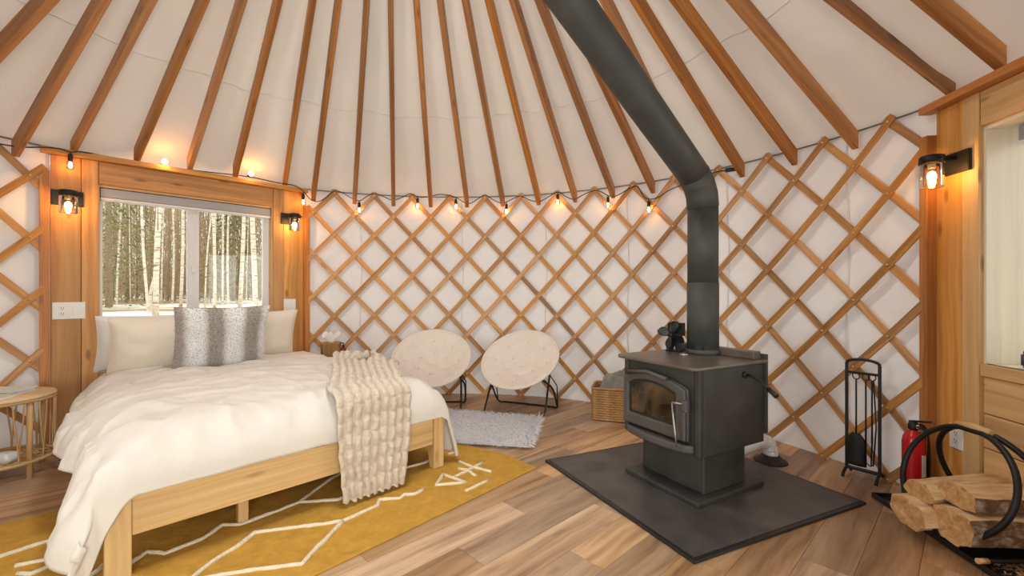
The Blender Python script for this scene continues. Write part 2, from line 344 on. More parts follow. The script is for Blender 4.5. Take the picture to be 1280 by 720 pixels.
# chord of the added rear french door, unseen behind the camera
TD = theta(Vector((CX + 1.1, CY - 3.0, 0))); TDa, TDb = TD - .345, TD + .345
TW = theta(Vector((CX - 2.2, CY - 2.1, 0))); TWa, TWb = TW - .24, TW + .24
# ---- wall lining
def wall(name, t0, t1, z0=0, z1=WALL_H + .03):
    n = max(8, int((t1 - t0) * 50))
    def fn(a, b):
        t = t0 + (t1 - t0) * a; z = z0 + (z1 - z0) * b
        w = .012 * noise.noise(Vector((t * 9, z * .9, 3))) + .012 * noise.noise(Vector((t * 24 + z * 2, z * 2.2, 8))) + .005 * noise.noise(Vector((t * 60, z * 5, 1)))
        return pol(t, R + .012 + w, z)
    o = MB().grid(fn, n, 30, (t1 - t0) * R, z1 - z0).build(name, M_wall); return tag(o, kind='structure')
wall_back = wall('wall_back', T1b, T2a)
wall_left = wall('wall_left', TW + .24 - 2 * math.pi if TW > 0 else TWb, T1a)
wall_right = wall('wall_right', T2b, TDa if TDa > 0 else TDa + 2 * math.pi)
wall_front = wall('wall_front', TDb if TDb > 0 else TDb + 2 * math.pi, (TWa if TWa > 0 else TWa + 2 * math.pi))
for z0, z1, nm in ((0, .8, 'trim_1'), (2.0, WALL_H, 'trim_2')):
    wall(nm, TWa, TWb, z0, z1)
# seams in the lining
for wl, ts in ((wall_back, (-.34, .02, .33, .62, .93, 1.22)), (wall_left, (-1.33,))):
    for t in ts:
        MB().tube([pol(t + .003 * math.sin(k), R - .002 + .003 * math.sin(2.1 * k), .02 + k * .18) for k in range(13)], .004, 5).build('lining_seam', M_wall, wl)
# ---- lattice: every slat is one part of the wall that it stands against
KST, K0 = .13366, -1.5643
def colth(k): return K0 + KST * k
def slat(parent, k0, dirn, tmin, tmax, top=2.185, bot=.02):
    """slat whose top tip is at column k0 and that drops five columns over its height"""
    w, th = .046, .011; rin = R - (.030 if dirn > 0 else .043)
    pts = []; ns = 40
    for i in range(ns + 1):
        t = -.014 + 1.028 * i / ns; th_ = colth(k0 + dirn * 5 * t); z = top + (bot - top) * t
        if tmin <= th_ <= tmax: pts.append((th_, z))
    if len(pts) < 3: return
    def at_(th_): t = (th_ - colth(k0)) / (dirn * 5 * KST); return (th_, top + (bot - top) * t)
    pts = pts[1:-1][::2] if len(pts) > 6 else pts[1:-1]
    e0, e1 = colth(k0 - dirn * .07), colth(k0 + dirn * 5.07)
    pts = [at_(min(max(e0, tmin), tmax))] + pts + [at_(min(max(e1, tmin), tmax))]
    m = MB()
    dx = (pts[-1][0] - pts[0][0]) * R; dz = pts[-1][1] - pts[0][1]; l = math.hypot(dx, dz); px, pz = -dz / l, dx / l
    for t, z in pts:
        for (sw, sr) in ((-1, 0), (1, 0), (1, 1), (-1, 1)):
            m.v.append(pol(t + sw * px * w / 2 / R, rin - sr * th, z + sw * pz * w / 2))
    acc = 0
    for i in range(len(pts) - 1):
        b = i * 4; s = math.hypot((pts[i + 1][0] - pts[i][0]) * R, pts[i + 1][1] - pts[i][1])
        for e, (p, q) in enumerate(((0, 1), (1, 2), (2, 3), (3, 0))):
            m.face((b + p, b + q, b + 4 + q, b + 4 + p), [(e * .05, acc), (e * .05 + .045, acc), (e * .05 + .045, acc + s), (e * .05, acc + s)])
        acc += s
    m.face((3, 2, 1, 0)); b = (len(pts) - 1) * 4; m.face((b, b + 1, b + 2, b + 3))
    m.build('lattice_slat', M_lat, parent, bevel=.002, seg=1)
def lattice(parent, tmin, tmax, kmin, kmax):
    for k2 in range(kmin, kmax):
        k = k2 + .5
        slat(parent, k, 1, tmin, tmax); slat(parent, k, -1, tmin, tmax)
    m = MB(); M = Matrix.Identity(3)
    for j in range(0, 11):
        z = 2.185 - j * .2165
        for k2 in range(kmin - 6, kmax + 6):
            t = colth(k2 + (.5 if j % 2 == 0 else 0))
            if tmin < t < tmax:
                c = pol(t, R - .055, z); q = (Vector((CX, CY, z)) - c).to_track_quat('Z', 'Y').to_matrix()
                m.lathe([(.0085, 0), (.008, .004), (.004, .006), (.0001, .0065)], 7, q, c)
    tag(m.build('bolt_heads', M_brass, parent), kind='stuff')
lattice(wall_back, T1b + .014, T2a - .014, 3, 27)
lattice(wall_left, T1a - .9, T1a - .014, -10, 7)
# ---- roof liner and rafters
foot_z = WALL_H
rise = (APEX.z - foot_z)
def roofpt(t, a):
    """a = 0 at the wall, 1 at the apex"""
    f = pol(t, R, foot_z); return f.lerp(APEX, a)
A_RING = 1 - RC / 3.05
def rf(a, b):
    t = -math.pi + 2 * math.pi * a; p = roofpt(t, -.012 + b * (A_RING + .012))
    w = .030 * noise.noise(Vector((t * 15, b * 4, 1))) + .02 * noise.noise(Vector((t * 5, b * 3, 7))) + .010 * noise.noise(Vector((t * 30 + b * 22, b * 5, 3)))
    e = min(1, max(0, b - .01) * 14) * min(1, (1 - b) * 12); return p + Vector((0, 0, w * e + .018))
ceiling = MB().grid(rf, 240, 36, 2 * math.pi * R, 3.2, flip=True).build('ceiling', M_roof); tag(ceiling, kind='structure')
for b in (.34,):    # welded seams run round the liner
    MB().tube([Vector(rf(k / 180, b)) - Vector((0, 0, .004)) for k in range(180)], .0035, 5, closed=True).build('liner_seam', M_roof, ceiling)
def rafter(F, T):
    """F = underside tip at the wall (plumb cut), T = underside at the crown ring"""
    d = (T - F); L = d.length; d.normalize(); x = d.cross(Vector((0, 0, 1))).normalized(); up = x.cross(d)
    w, h = .041, .092; m = MB(); sec = []
    for t in (0, .3, L * .5, L):
        for sx_, sz in ((-1, 0), (1, 0), (1, 1), (-1, 1)):
            m.v.append(F + d * t + x * sx_ * w / 2 + (Vector((0, 0, h / up.z)) if t == 0 else up * h) * sz)
        sec.append(t)
    for i in range(3):
        for e, (p, q) in enumerate(((0, 1), (1, 2), (2, 3), (3, 0))):
            b = i * 4; m.face((b + p, b + q, b + 4 + q, b + 4 + p), [(e * .1, sec[i]), (e * .1 + .088, sec[i]), (e * .1 + .088, sec[i + 1]), (e * .1, sec[i + 1])])
    m.face((3, 2, 1, 0)); m.face((12, 13, 14, 15))
    return m.build('rafter', M_raft, ceiling, bevel=.003, seg=1)
RTOP = {2: 134, 3: 192, 4: 258, 5: 305, 6: 350, 7: 391.5, 8: 424, 9: 459, 10: 488, 11: 520, 12: 549, 13: 580, 14: 609, 15: 639, 16: 671, 18: 752, 19: 790, 20: 840, 21: 912, 22: 1035, 23: 1185}
RFOOT = {2: -1.185, 3: 92, 4: 171, 5: 237, 6: 294, 7: 356}
def chord_hit(u, A, D, N_, inset=.0):
    r = (u - 640) / FPX; P = A - N_ * inset; s = (r * P.y - P.x) / (D.x - r * D.y); return P + D * s
DROP = .10                                     # underside of the rafter below the liner
for k in range(0, 48):
    th = -1.185 - (2 - k) * .132 if k < 2 else colth(k) if k < 24 else 1.51 + (k - 23) * .13297
    F = pol(th, R - .035, foot_z - .118)
    if k in RFOOT:
        if RFOOT[k] > 0: F = chord_hit(RFOOT[k], A1, D1, N1, .035); th = theta(F); F.z = foot_z - .002
        else: th = RFOOT[k]; F = pol(th, R - .035, foot_z - .118)
    elif T2a < th < T2b or T1a < th < T1b or k in (22, 23):
        if k == 22: F = chord_hit(1190, A2, D2, N2, .035)
        elif T2a < th < T2b:
            rr = (math.cos(.2945) * R - .035) / max(.9, math.cos(th - (T2a + T2b) / 2)); F = pol(th, rr)
        F.z = foot_z - .002
    best = None
    for j in range(-60, 61):
        ta = th + j * .01; T = Vector((APEX.x + RC * math.sin(ta), APEX.y + RC * math.cos(ta), roofpt(0, A_RING).z - .095))
        if k not in RTOP: best = (0, T) if j == 0 else best; continue
        top = EYE + 0  # crossing of the frame's top edge
        g = lambda p: (362 / FPX) * p.y - (p.z - EYE)
        g1, g2 = g(F), g(T); s = g1 / (g1 - g2); q = F.lerp(T, s); u = 640 + FPX * q.x / q.y
        e = abs(u - RTOP[k])
        if best is None or e < best[0]: best = (e, T)
    rafter(F, best[1])
# crown ring, dome
ring = MB()
for k in range(24):
    t0, t1 = 2 * math.pi * k / 24, 2 * math.pi * (k + 1) / 24; rz = roofpt(0, A_RING).z - .05
    ring.beam((APEX.x + RC * math.sin(t0), APEX.y + RC * math.cos(t0), rz), (APEX.x + RC * math.sin(t1), APEX.y + RC * math.cos(t1), rz), .06, .14)
ring.build('crown_ring', M_raft, ceiling)
MB().lathe([(RC + .03, 4.0 - .03 + .05), (RC * .8, 4.12), (RC * .45, 4.2), (.001, 4.23)], 32, c=(APEX.x, APEX.y, 0)).build('skylight_dome', M_glass, ceiling)
# wall top cable
for wl, a, b in ((wall_back, T1b, T2a), (wall_left, T1a - .9, T1a)):
    MB().tube([pol(a + (b - a) * i / 40, R - .004, WALL_H + .006) for i in range(41)], .006, 6).build('eave_cable', M_cable, wl)
# ---- framed window bays
def bay(name, A, D, Nn, boards, pale):
    root = empty(name, A, 0, kind='structure')
    Mx = Matrix((D, Nn, Vector((0, 0, 1)))).transposed()   # local x along, y outward, z up
    def part(pname, x0, x1, y0, y1, z0, z1, m_, bev=.003):
        return MB().span(x0, x1, y0, y1, z0, z1, Mx).build(pname, m_, root, bevel=bev)
    mp_, mt = boards
    part('corner_board', 0, .16, -.02, .05, 0, 2.155, mp_); part('casing_board', .1625, .255, -.024, .05, 0, 2.155, mp_ if not pale else mt)
    part('corner_board', LEN - .19, LEN, -.02, .05, 0, 2.155, mp_)
    part('casing_board', LEN - .285, LEN - .1925, -.024, .05, 0, 2.155, mt)
    part('header_board', .2575, LEN - .2875, -.018, .05, 1.985, 2.155, mt if pale else mp_)
    part('edge_board', -.055, -.002, -.068, .0, 0, 2.03, M_edge); part('edge_board', LEN + .002, LEN + .05, -.068, .0, 0, 2.03, M_edge)
    part('cap_board', -.05, LEN + .03, -.075, .05, 2.157, 2.198, M_edge if pale else mp_)
    # boards below the sill
    z = 0; hts = [.16, .2, .2, .18]; i = 0
    while z < .735:
        hh = min([.185, .20, .17, .19][i % 4], .74 - z); part('wall_plank', .2575, LEN - .2875, -.006, .04, z + .002, z + hh - .002, M_frame_pale if pale else M_frame, .006); z += hh; i += 1
    part('sill_board', .2575, LEN - .2875, -.02, .03, .742, .80, mt)
    dep = .30 if pale else .13
    jm = M_jamb if pale else M_frame_pale
    part('jamb_board', .245, .265, .0, dep, .80, 1.985, jm); part('jamb_board', LEN - .295, LEN - .275, .0, dep, .80, 1.985, jm)
    part('head_jamb', .265, LEN - .295, .0, dep, 1.965, 1.985, jm); part('window_sill', .245, LEN - .275, -.0, dep, .775, .80, jm)
    # outer skin behind the boards
    part('outer_panel', 0, .245, .052, .075, 0, 2.19, M_wall); part('outer_panel', LEN - .275, LEN, .052, .075, 0, 2.19, M_wall)
    part('outer_panel', .245, LEN - .275, .052, .075, 0, .775, M_wall); part('outer_panel', .245, LEN - .275, .052, .075, 1.99, 2.19, M_wall)
    # sliding sash in white vinyl
    y0 = dep - .06; x0, x1, z0, z1 = .265, LEN - .295, .80, 1.965
    fr = MB()
    fr.span(x0, x0 + .022, y0, y0 + .05, z0, z1, Mx); fr.span(x1 - .05, x1, y0, y0 + .05, z0, z1, Mx); fr.span(x0, x1, y0, y0 + .05, z0, z0 + .03, Mx); fr.span(x0, x1, y0, y0 + .05, z1 - .03, z1, Mx)
    fr = fr.build('sash_frame', M_vinyl, root, bevel=.002)
    xm = x0 + (x1 - x0) * .462
    mul = MB().span(xm, xm + .085, y0 - .012, y0 + .04, z0 + .03, z1 - .03, Mx); mul.span(xm + .036, xm + .048, y0 - .022, y0 - .01, z0 + .1, z1 - .05, Mx); mul.build('centre_stile', M_vinyl, root, bevel=.003)
    MB().span(xm + .025, xm + .06, y0 - .035, y0 - .02, 1.32, 1.38, Mx).build('sash_latch', M_vinyl, root, bevel=.004)
    MB().span(x0 + .022, xm, y0 + .02, y0 + .024, z0 + .03, z1 - .03, Mx).build('glass_pane', M_glass, root)
    MB().span(xm + .085, x1 - .05, y0 + .02, y0 + .024, z0 + .03, z1 - .03, Mx).build('glass_pane', M_glass, root)
    return root, Mx
win1, MX1 = bay('window_1', A1, D1, N1, (M_frame, M_frame), False)
win2, MX2 = bay('window_2', A2, D2, N2, (M_frame, M_frame_pale), True)
def blind(A, Mx, x0, x1, y, label):
    b = empty('roller_blind', A + Mx @ Vector(((x0 + x1) / 2, y, 1.89)), 0, label=label, cat='window blind')
    h = (x1 - x0) / 2
    MB().span(-h, h, -.03, .04, 0, .07, Mx).build('cassette', M_blind, b, bevel=.006)
    MB().span(-h, h, -.032, .042, -.022, -.002, Mx).build('bottom_rail', M_vinyl, b, bevel=.004)
blind(A1, MX1, .27, LEN - .30, .035, 'slim grey roller blind rolled up at top of the forest window above the bed')
blind(A2, MX2, .31, LEN - .30, .13, 'white roller blind rolled up in the deep window reveal at right edge')
# ---- unseen french door and window, added behind the camera to admit fill light
def added_rear_door():
    c = pol(TD, R * math.cos(.345), 0); th = TD; D = Vector((math.cos(th), -math.sin(th), 0)); Nn = Vector((math.sin(th), math.cos(th), 0)); Mx = Matrix((D, Nn, Vector((0, 0, 1)))).transposed()
    root = empty('added_door', c, 0, kind='structure'); w = R * math.sin(.345)
    def part(n, x0, x1, y0, y1, z0, z1, m_, par=root): return MB().span(x0, x1, y0, y1, z0, z1, Mx).build(n, m_, par, bevel=.003)
    part('door_post', -w, -w + .1, -.03, .06, 0, 2.19, M_frame); part('door_post', w - .1, w, -.03, .06, 0, 2.19, M_frame); part('door_header', -w + .1, w - .1, -.03, .06, 2.06, 2.19, M_frame)
    for s in (-1, 1):
        x0, x1 = (-w + .1, 0) if s < 0 else (0, w - .1)
        l = MB().span(x0, x0 + .07, -.02, .02, 0, 2.055, Mx); l.span(x1 - .07, x1, -.02, .02, 0, 2.055, Mx); l.span(x0, x1, -.02, .02, 0, .2, Mx); l.span(x0, x1, -.02, .02, 1.97, 2.055, Mx)
        leaf = l.build('door_leaf', M_vinyl, root, bevel=.003); part('glass_pane', x0 + .07, x1 - .07, -.003, .003, .2, 1.97, M_glass, leaf)
        part('door_handle', s * .035 - .01, s * .035 + .01, -.06, -.02, 1.0, 1.12, M_iron, leaf)
added_rear_door()
def added_rear_window():
    c = pol(TW, R * math.cos(.24), 0); th = TW; D = Vector((math.cos(th), -math.sin(th), 0)); Nn = Vector((math.sin(th), math.cos(th), 0)); Mx = Matrix((D, Nn, Vector((0, 0, 1)))).transposed()
    root = empty('added_window', c, 0, kind='structure'); w = R * math.sin(.24)  # window put in as an opening for the rear fill lamp
    l = MB().span(-w, -w + .08, -.03, .16, .78, 2.02, Mx); l.span(w - .08, w, -.03, .16, .78, 2.02, Mx); l.span(-w, w, -.03, .16, .78, .86, Mx); l.span(-w, w, -.03, .16, 1.95, 2.02, Mx)
    l.build('window_frame', M_frame, root, bevel=.003); MB().span(-w + .08, w - .08, .05, .055, .86, 1.95, Mx).build('glass_pane', M_glass, root)
added_rear_window()

# ================================================================== EXTERIOR through the bedside window
def gz(d):
    if d < 3.3: return -.45
    if d < 7: t = (d - 3.3) / 3.7; return -.45 + .95 * t * t * (3 - 2 * t)
    if d < 25: return .50 + (d - 7) / 18 * .22
    return .72 + (d - 25) / 60 * .7
M_snow, nt, bs = mat('snow_and_leaf_litter'); L = nt.links.new; tc = N(nt, 'ShaderNodeTexCoord'); n1 = N(nt, 'ShaderNodeTexNoise'); n1.inputs['Scale'].default_value = .38; n1.inputs['Detail'].default_value = 7; L(tc.outputs['Object'], n1.inputs['Vector'])
L(ramp(nt, n1.outputs[0], [(.47, (.90, .87, .83)), (.52, (.74, .64, .52)), (.55, (.46, .30, .15)), (.68, (.32, .20, .10))]), bs.inputs['Base Color']); bs.inputs['Roughness'].default_value = .9; bump(nt, bs, n1.outputs[0], .5, .1)
def gr(a, b):
    d = 3.25 + 82 * b * b; t = 2 * math.pi * a; p = pol(t, d, gz(d)); p.z += .05 * noise.noise(Vector((p.x * .5, p.y * .5, 0))) * min(1, (d - 3.2)); return p
tag(MB().grid(gr, 96, 60, 1, 1, flip=True).build('snowy_ground', M_snow), kind='structure')
M_birch, nt, bs = mat('birch_bark'); L = nt.links.new; tc = N(nt, 'ShaderNodeTexCoord'); mp = N(nt, 'ShaderNodeMapping'); mp.inputs['Scale'].default_value = (5, 5, 26); L(tc.outputs['Object'], mp.inputs[0])
n1 = N(nt, 'ShaderNodeTexNoise'); n1.inputs['Scale'].default_value = 1; n1.inputs['Detail'].default_value = 5; L(mp.outputs[0], n1.inputs['Vector']); L(ramp(nt, n1.outputs[0], [(.34, (.20, .15, .11)), (.40, (.66, .56, .44)), (.6, (.84, .76, .64))]), bs.inputs['Base Color']); bs.inputs['Roughness'].default_value = .8
M_trunk = wood_end('brown_trunk', (.17, .11, .06), (.36, .25, .15), (.52, .40, .27))
M_needle = plain('conifer_needles', (.22, .24, .08), .8, var=.5)
M_twig = plain('bare_twigs', (.46, .32, .18), .9, var=.35)
def tree(name, px, Y, dia, h, m_, label, group=None, lean=0, bend=0, nb=4, top=None):
    dia *= .72; x = (px - 640) / FPX * Y; d = math.hypot(x - CX, Y - CY); z0 = gz(d) - .15
    root = empty(name, (x, Y, z0), random.uniform(0, 6), label=label, cat='tree', group=group)
    root.rotation_euler = (0, 0, 0)
    n = 12; pts = []; rr = []
    for i in range(n + 1):
        t = i / n; pts.append((lean * t * h + bend * math.sin(t * 3.1) + .04 * math.sin(9 * t + px), .05 * math.sin(7 * t + px), t * h)); rr.append(dia / 2 * (1.12 - .75 * t if h > 4 else 1))
    MB().tube(pts, dia / 2, 10, rr=rr).build('trunk', m_, root)
    for b in range(nb):
        t = random.uniform(.22, .85); i = int(t * n); p = Vector(pts[i]); a = random.uniform(0, 6.28); l = random.uniform(.5, 1.6)
        q = [p + Vector((math.cos(a) * l * s, math.sin(a) * l * s, l * (.5 * s + .3 * s * s))) for s in (0, .3, .65, 1)]
        MB().tube(q, dia * .12, 5, rr=[dia * .14, dia * .10, dia * .06, dia * .02]).build('branch', M_trunk, root)
    return root
BIR = [
 (185, 11.5, .085, 11, .004, -.14, 'slender pale birch with a kinked trunk, left half of the window'),
 (190.5, 9.6, .070, 1.95, .045, .0, 'short broken-topped birch stub between the kinked and the stout birch'),
 (199, 9.2, .135, 12, .012, .0, 'stout white birch with black marks, nearest through the left pane'),
 (226, 13, .11, 12, -.004, .0, 'straight birch beside the white centre stile, left pane'),
 (265, 12.5, .10, 12, .01, .0, 'birch just right of the centre stile with a thin leaning stem beside it'),
 (301, 10.5, .115, 12, -.006, .05, 'pale birch in the middle of the right-hand pane'),
 (316, 9.4, .135, 12, .003, .0, 'thick birch at the far right edge of the right-hand pane'),
 (149, 15, .08, 12, .01, .0, 'thin birch behind the green conifer boughs, far left of window'),
 (254, 11, .05, 8, .10, .0, 'very thin stem leaning right across the right-hand pane'),
 (286, 15, .08, 12, .0, .05, 'thin birch left of the middle of the right-hand pane'),
 (214, 16, .09, 12, .0, .04, 'slim birch standing just right of the stout white birch')]
for px, Y, dia, h, lean, bend, lab in BIR:
    tree('birch_tree', px, Y, dia, h, M_birch, lab, lean=lean, bend=bend, nb=5 if h > 4 else 0)
bt = []
for i in range(200):
    px = (95 + (i * 61.8) % 260) if i < 120 else (-240 + ((i - 120) * 61.8) % 330); Y = 15 + (i % 12) * 1.7 + random.random()
    x = (px - 640) / FPX * Y; z0 = gz(math.hypot(x - CX, Y - CY)) - .15; pale = i % 6 == 0
    pts = []; h = random.uniform(9, 14); ln = random.uniform(-.02, .03)
    for k in range(6): t = k / 5; pts.append((ln * h * t, 0, h * t))
    dia = random.uniform(.03, .09)
    o = MB().tube(pts, dia / 2, 6, rr=[dia / 2 * (1.1 - .7 * k / 5) for k in range(6)]).build('forest_tree', M_birch if pale else M_trunk, loc=(x, Y, z0))
    tag(o, 'pale thin trunk deep in the woods beyond the window' if pale else 'dark thin trunk deep in the woods beyond the window', 'tree', 'pale trunks in the far woods' if pale else 'dark trunks in the far woods')
for i, (px, Y, h, lab) in enumerate([(136, 13.5, 9, 'green conifer filling the left side of the left-hand pane'), (160, 18, 9, 'green conifer farther back, left of the kinked birch'), (292, 19, 6, 'dim green conifer low behind the right-hand pane'), (246, 23, 9, 'dark conifer far behind the centre stile')]):
    x = (px - 640) / FPX * Y; z0 = gz(math.hypot(x - CX, Y - CY)) - .1
    root = empty('conifer_tree', (x, Y, z0), label=lab, cat='tree')
    MB().tube([(0, 0, 0), (0, 0, h)], .08, 8, rr=[.09, .02]).build('trunk', M_trunk, root)
    m = MB()
    for k in range(2600):
        t = random.random() ** .8; z = .2 + t * (h - .2); rad = (1 - t) * 1.5 + .1; a = random.uniform(0, 6.28); r_ = rad * random.uniform(.15, 1)
        c = Vector((math.cos(a) * r_, math.sin(a) * r_, z - r_ * .25)); d = Vector((math.cos(a), math.sin(a), -.35)) * random.uniform(.10, .24); s = Vector((-math.sin(a), math.cos(a), random.uniform(-.6, .6))) * .035
        b = len(m.v); m.v += [c, c + d * .6 + s, c + d, c + d * .6 - s]; m.face((b, b + 1, b + 2, b + 3))
    tag(m.build('needle_boughs', M_needle, root), kind='stuff')
m = MB()
for k in range(26000):
    Y = random.uniform(19, 38); px = random.uniform(70, 380) if k < 20000 else random.uniform(-240, 70); x = (px - 640) / FPX * Y; z0 = gz(math.hypot(x - CX, Y - CY)); h = random.random() ** 1.5 * 6.5
    c = Vector((x, Y, z0 + h)); d = Vector((random.gauss(0, .30), random.gauss(0, .1), random.uniform(.4, 1.6))) * random.uniform(.5, 1.1); w = Vector((random.uniform(.010, .028), 0, 0)); b = len(m.v)
    m.v += [c - w, c + w, c + d]; m.face((b, b + 1, b + 2))
tag(m.build('brushwood', M_twig), 'tangle of bare brown twigs between the far trunks beyond the window', 'brush', kind='stuff')

# ================================================================== FIXTURES ON THE WALLS
def chordpt(A, D, Nn, px, out=.0):
    return chord_hit(px, A, D, Nn, -out)
def sconce(A, D, Nn, px, z, label):
    p = chordpt(A, D, Nn, px); p -= Nn * .021 * 1; p.z = z
    Mx = Matrix((D, Nn, Vector((0, 0, 1)))).transposed(); r = empty('wall_sconce', p, label=label, cat='wall lamp', group='jar wall lamps')
    del r['group']
    MB().span(-.085, .085, -.02, -.001, -.055, .055, Mx).build('back_plate', M_iron, r, bevel=.003)
    MB().span(-.018, .018, -.13, -.02, .012, .035, Mx).build('arm', M_iron, r, bevel=.003)
    cpos = Mx @ Vector((0, -.125, 0))
    cap = MB().lathe([(.0001, .045), (.04, .043), (.052, .038), (.055, .0), (.05, 0), (.05, .03), (.0001, .032)], 28, c=cpos).build('jar_cap', M_iron, r)
    MB().tube([cpos + Mx @ Vector((.05, 0, .02)), cpos + Mx @ Vector((.072, 0, .02))], .006, 8).build('thumb_screw', M_iron, cap)
    MB().lathe([(.018, .03), (.018, -.02), (.014, -.025), (.0001, -.025)], 16, c=cpos).build('lamp_socket', M_black, r)
    MB().lathe([(.047, .005), (.050, -.01), (.051, -.12), (.049, -.125), (.047, -.122), (.048, -.01)], 32, c=cpos).build('glass_jar', M_jar, r)
    MB().blob(cpos + Vector((0, 0, -.068)), (.019, .019, .028), n=10).build('bulb', M_sconce_glow, r)
sconce(A1, D1, N1, 84, 1.845, 'black jar wall lamp left of the forest window')
sconce(A1, D1, N1, 361, 1.875, 'black jar wall lamp between forest window and lattice, over the light switch')
sconce(A2, D2, N2, 1203, 1.835, 'black jar wall lamp on the cedar post at the right')
def plate(A, D, Nn, px, z, w, h, name, label, cat, kind):
    p = chordpt(A, D, Nn, px); p -= Nn * .0205; p.z = z
    Mx = Matrix((D, Nn, Vector((0, 0, 1)))).transposed(); r = empty(name, p, label=label, cat=cat)
    MB().span(-w / 2, w / 2, -.007, -.0005, -h / 2, h / 2, Mx).build('cover_plate', M_plate, r, bevel=.003)
    for i, k in enumerate(kind):
        x = (i - (len(kind) - 1) / 2) * .047 * (w / .118)
        if k == 's':
            MB().span(x - .016, x + .016, -.010, -.007, -.033, .033, Mx).build('rocker', M_plate, r, bevel=.002)
        else:
            for zz in (-.02, .02):
                f_ = MB().span(x - .017, x + .017, -.009, -.007, zz - .016, zz + .016, Mx).build('receptacle', M_plate, r, bevel=.003)
                s_ = MB(); s_.span(x - .008, x - .005, -.0096, -.0088, zz - .004, zz + .008, Mx); s_.span(x + .005, x + .008, -.0096, -.0088, zz - .004, zz + .007, Mx); s_.span(x - .003, x + .003, -.0096, -.0088, zz - .012, zz - .007, Mx); s_.build('slots', M_slot, f_)
plate(A1, D1, N1, 86, 1.014, .175, .125, 'wall_outlet', 'white double outlet and switch plate on cedar post beside left sconce', 'wall outlet', 'os')
plate(A1, D1, N1, 361, 1.015, .115, .122, 'light_switch', 'white double light switch under the middle jar wall lamp', 'light switch', 'ss')
plate(A2, D2, N2, 1202, .395, .08, .125, 'wall_outlet', 'white single outlet low on right cedar post behind the firewood hoop', 'wall outlet', 'o')

# ---- string lights
sl = empty('string_light', (0, 0, 0), label='black cable of small warm bulbs looped along the eave over the lattice', cat='string lights')
rs = R - .075
cab = [cylpt(-40, 172, rs), cylpt(0, 180, rs), cylpt(30, 184, rs)]
def onchord(px, y, inset=.05):
    p = chord_hit(px, A1, D1, N1, inset); p.z = EYE + (HOR - y) * p.y / FPX; return p
hdr = [onchord(55, 184, .085), onchord(75, 186, .09), onchord(88, 190, .09), onchord(104, 190, .085), onchord(150, 199, .03), onchord(204, 208, .03), onchord(260, 215, .03), onchord(311, 221, .03), onchord(345, 228, .04), onchord(368, 232, .09)]
cab += hdr
WAV = [(379, 239), (388, 249), (398, 252), (407, 247), (417, 239), (428, 241), (438, 247), (449, 251), (458, 246), (467, 242), (478, 245), (490, 250), (502, 247), (513, 242), (522, 246), (536, 246), (548, 243), (560, 244), (570, 247), (580, 253), (588, 254), (597, 249), (606, 244), (617, 250), (628, 254), (640, 249), (651, 245), (662, 250), (674, 252), (686, 246), (697, 240), (708, 246), (718, 249), (730, 243), (743, 238), (752, 240), (764, 246), (774, 243), (788, 235), (797, 233), (804, 245), (812, 249), (824, 246), (836, 238), (850, 232), (866, 226), (885, 218), (900, 214), (908, 213)]
cab += [cylpt(u, v, rs) for u, v in WAV]
# smooth with Catmull-Rom
def smooth(P, k=4):
    out = []
    for i in range(len(P) - 1):
        p0, p1, p2, p3 = P[max(i - 1, 0)], P[i], P[i + 1], P[min(i + 2, len(P) - 1)]
        for j in range(k):
            t = j / k; out.append(.5 * ((2 * p1) + (p2 - p0) * t + (2 * p0 - 5 * p1 + 4 * p2 - p3) * t * t + (3 * p1 - p0 - 3 * p2 + p3) * t ** 3))
    return out + [P[-1]]
MB().tube(smooth(cab), .0045, 6).build('cable', M_rubber, sl)
def hang_bulb(p, drop=.02, flat=None):
    if flat:
        s = MB().tube([p, p + flat * .045], .013, 10).build('lamp_socket', M_rubber, sl)
        MB().blob(p + flat * .062, (.021, .021, .021), n=9).build('bulb', M_string_glow, s); return
    s = MB().tube([p + Vector((0, 0, .0)), p - Vector((0, 0, drop))], .004, 6).lathe([(.013, 0), (.015, -.02), (.015, -.045), (.012, -.05), (.0001, -.05)], 12, c=p - Vector((0, 0, drop))).build('lamp_socket', M_rubber, sl)
    c = p - Vector((0, 0, drop + .078))
    g = MB().lathe([(.012, .03), (.020, .015), (.027, -.008), (.024, -.026), (.012, -.037), (.0001, -.039)], 16, c=c).build('bulb_glass', M_globe, s)
    MB().blob(c + Vector((0, 0, -.004)), (.011, .011, .024), n=8).build('filament', M_string_glow, s)
hang_bulb(onchord(88, 190, .09), .015)
hang_bulb(onchord(204, 205, .04), flat=(-N1 + Vector((0, 0, .1))).normalized())
hang_bulb(onchord(311, 219.5, .04), flat=(-N1 + Vector((0, 0, .1))).normalized())
hang_bulb(onchord(379, 240, .10), .02)
for u, v in ((449, 251), (522, 246), (570, 247), (633, 253), (697, 241), (760, 244), (811, 249)):
    hang_bulb(cylpt(u, v, rs - .004), .018)
pl = cylpt(908, 213, rs); MB().beam(pl - Vector((.01, 0, 0)), pl + Vector((.07, -.03, .005)), .03, .03).build('plug', M_black, sl, bevel=.004)

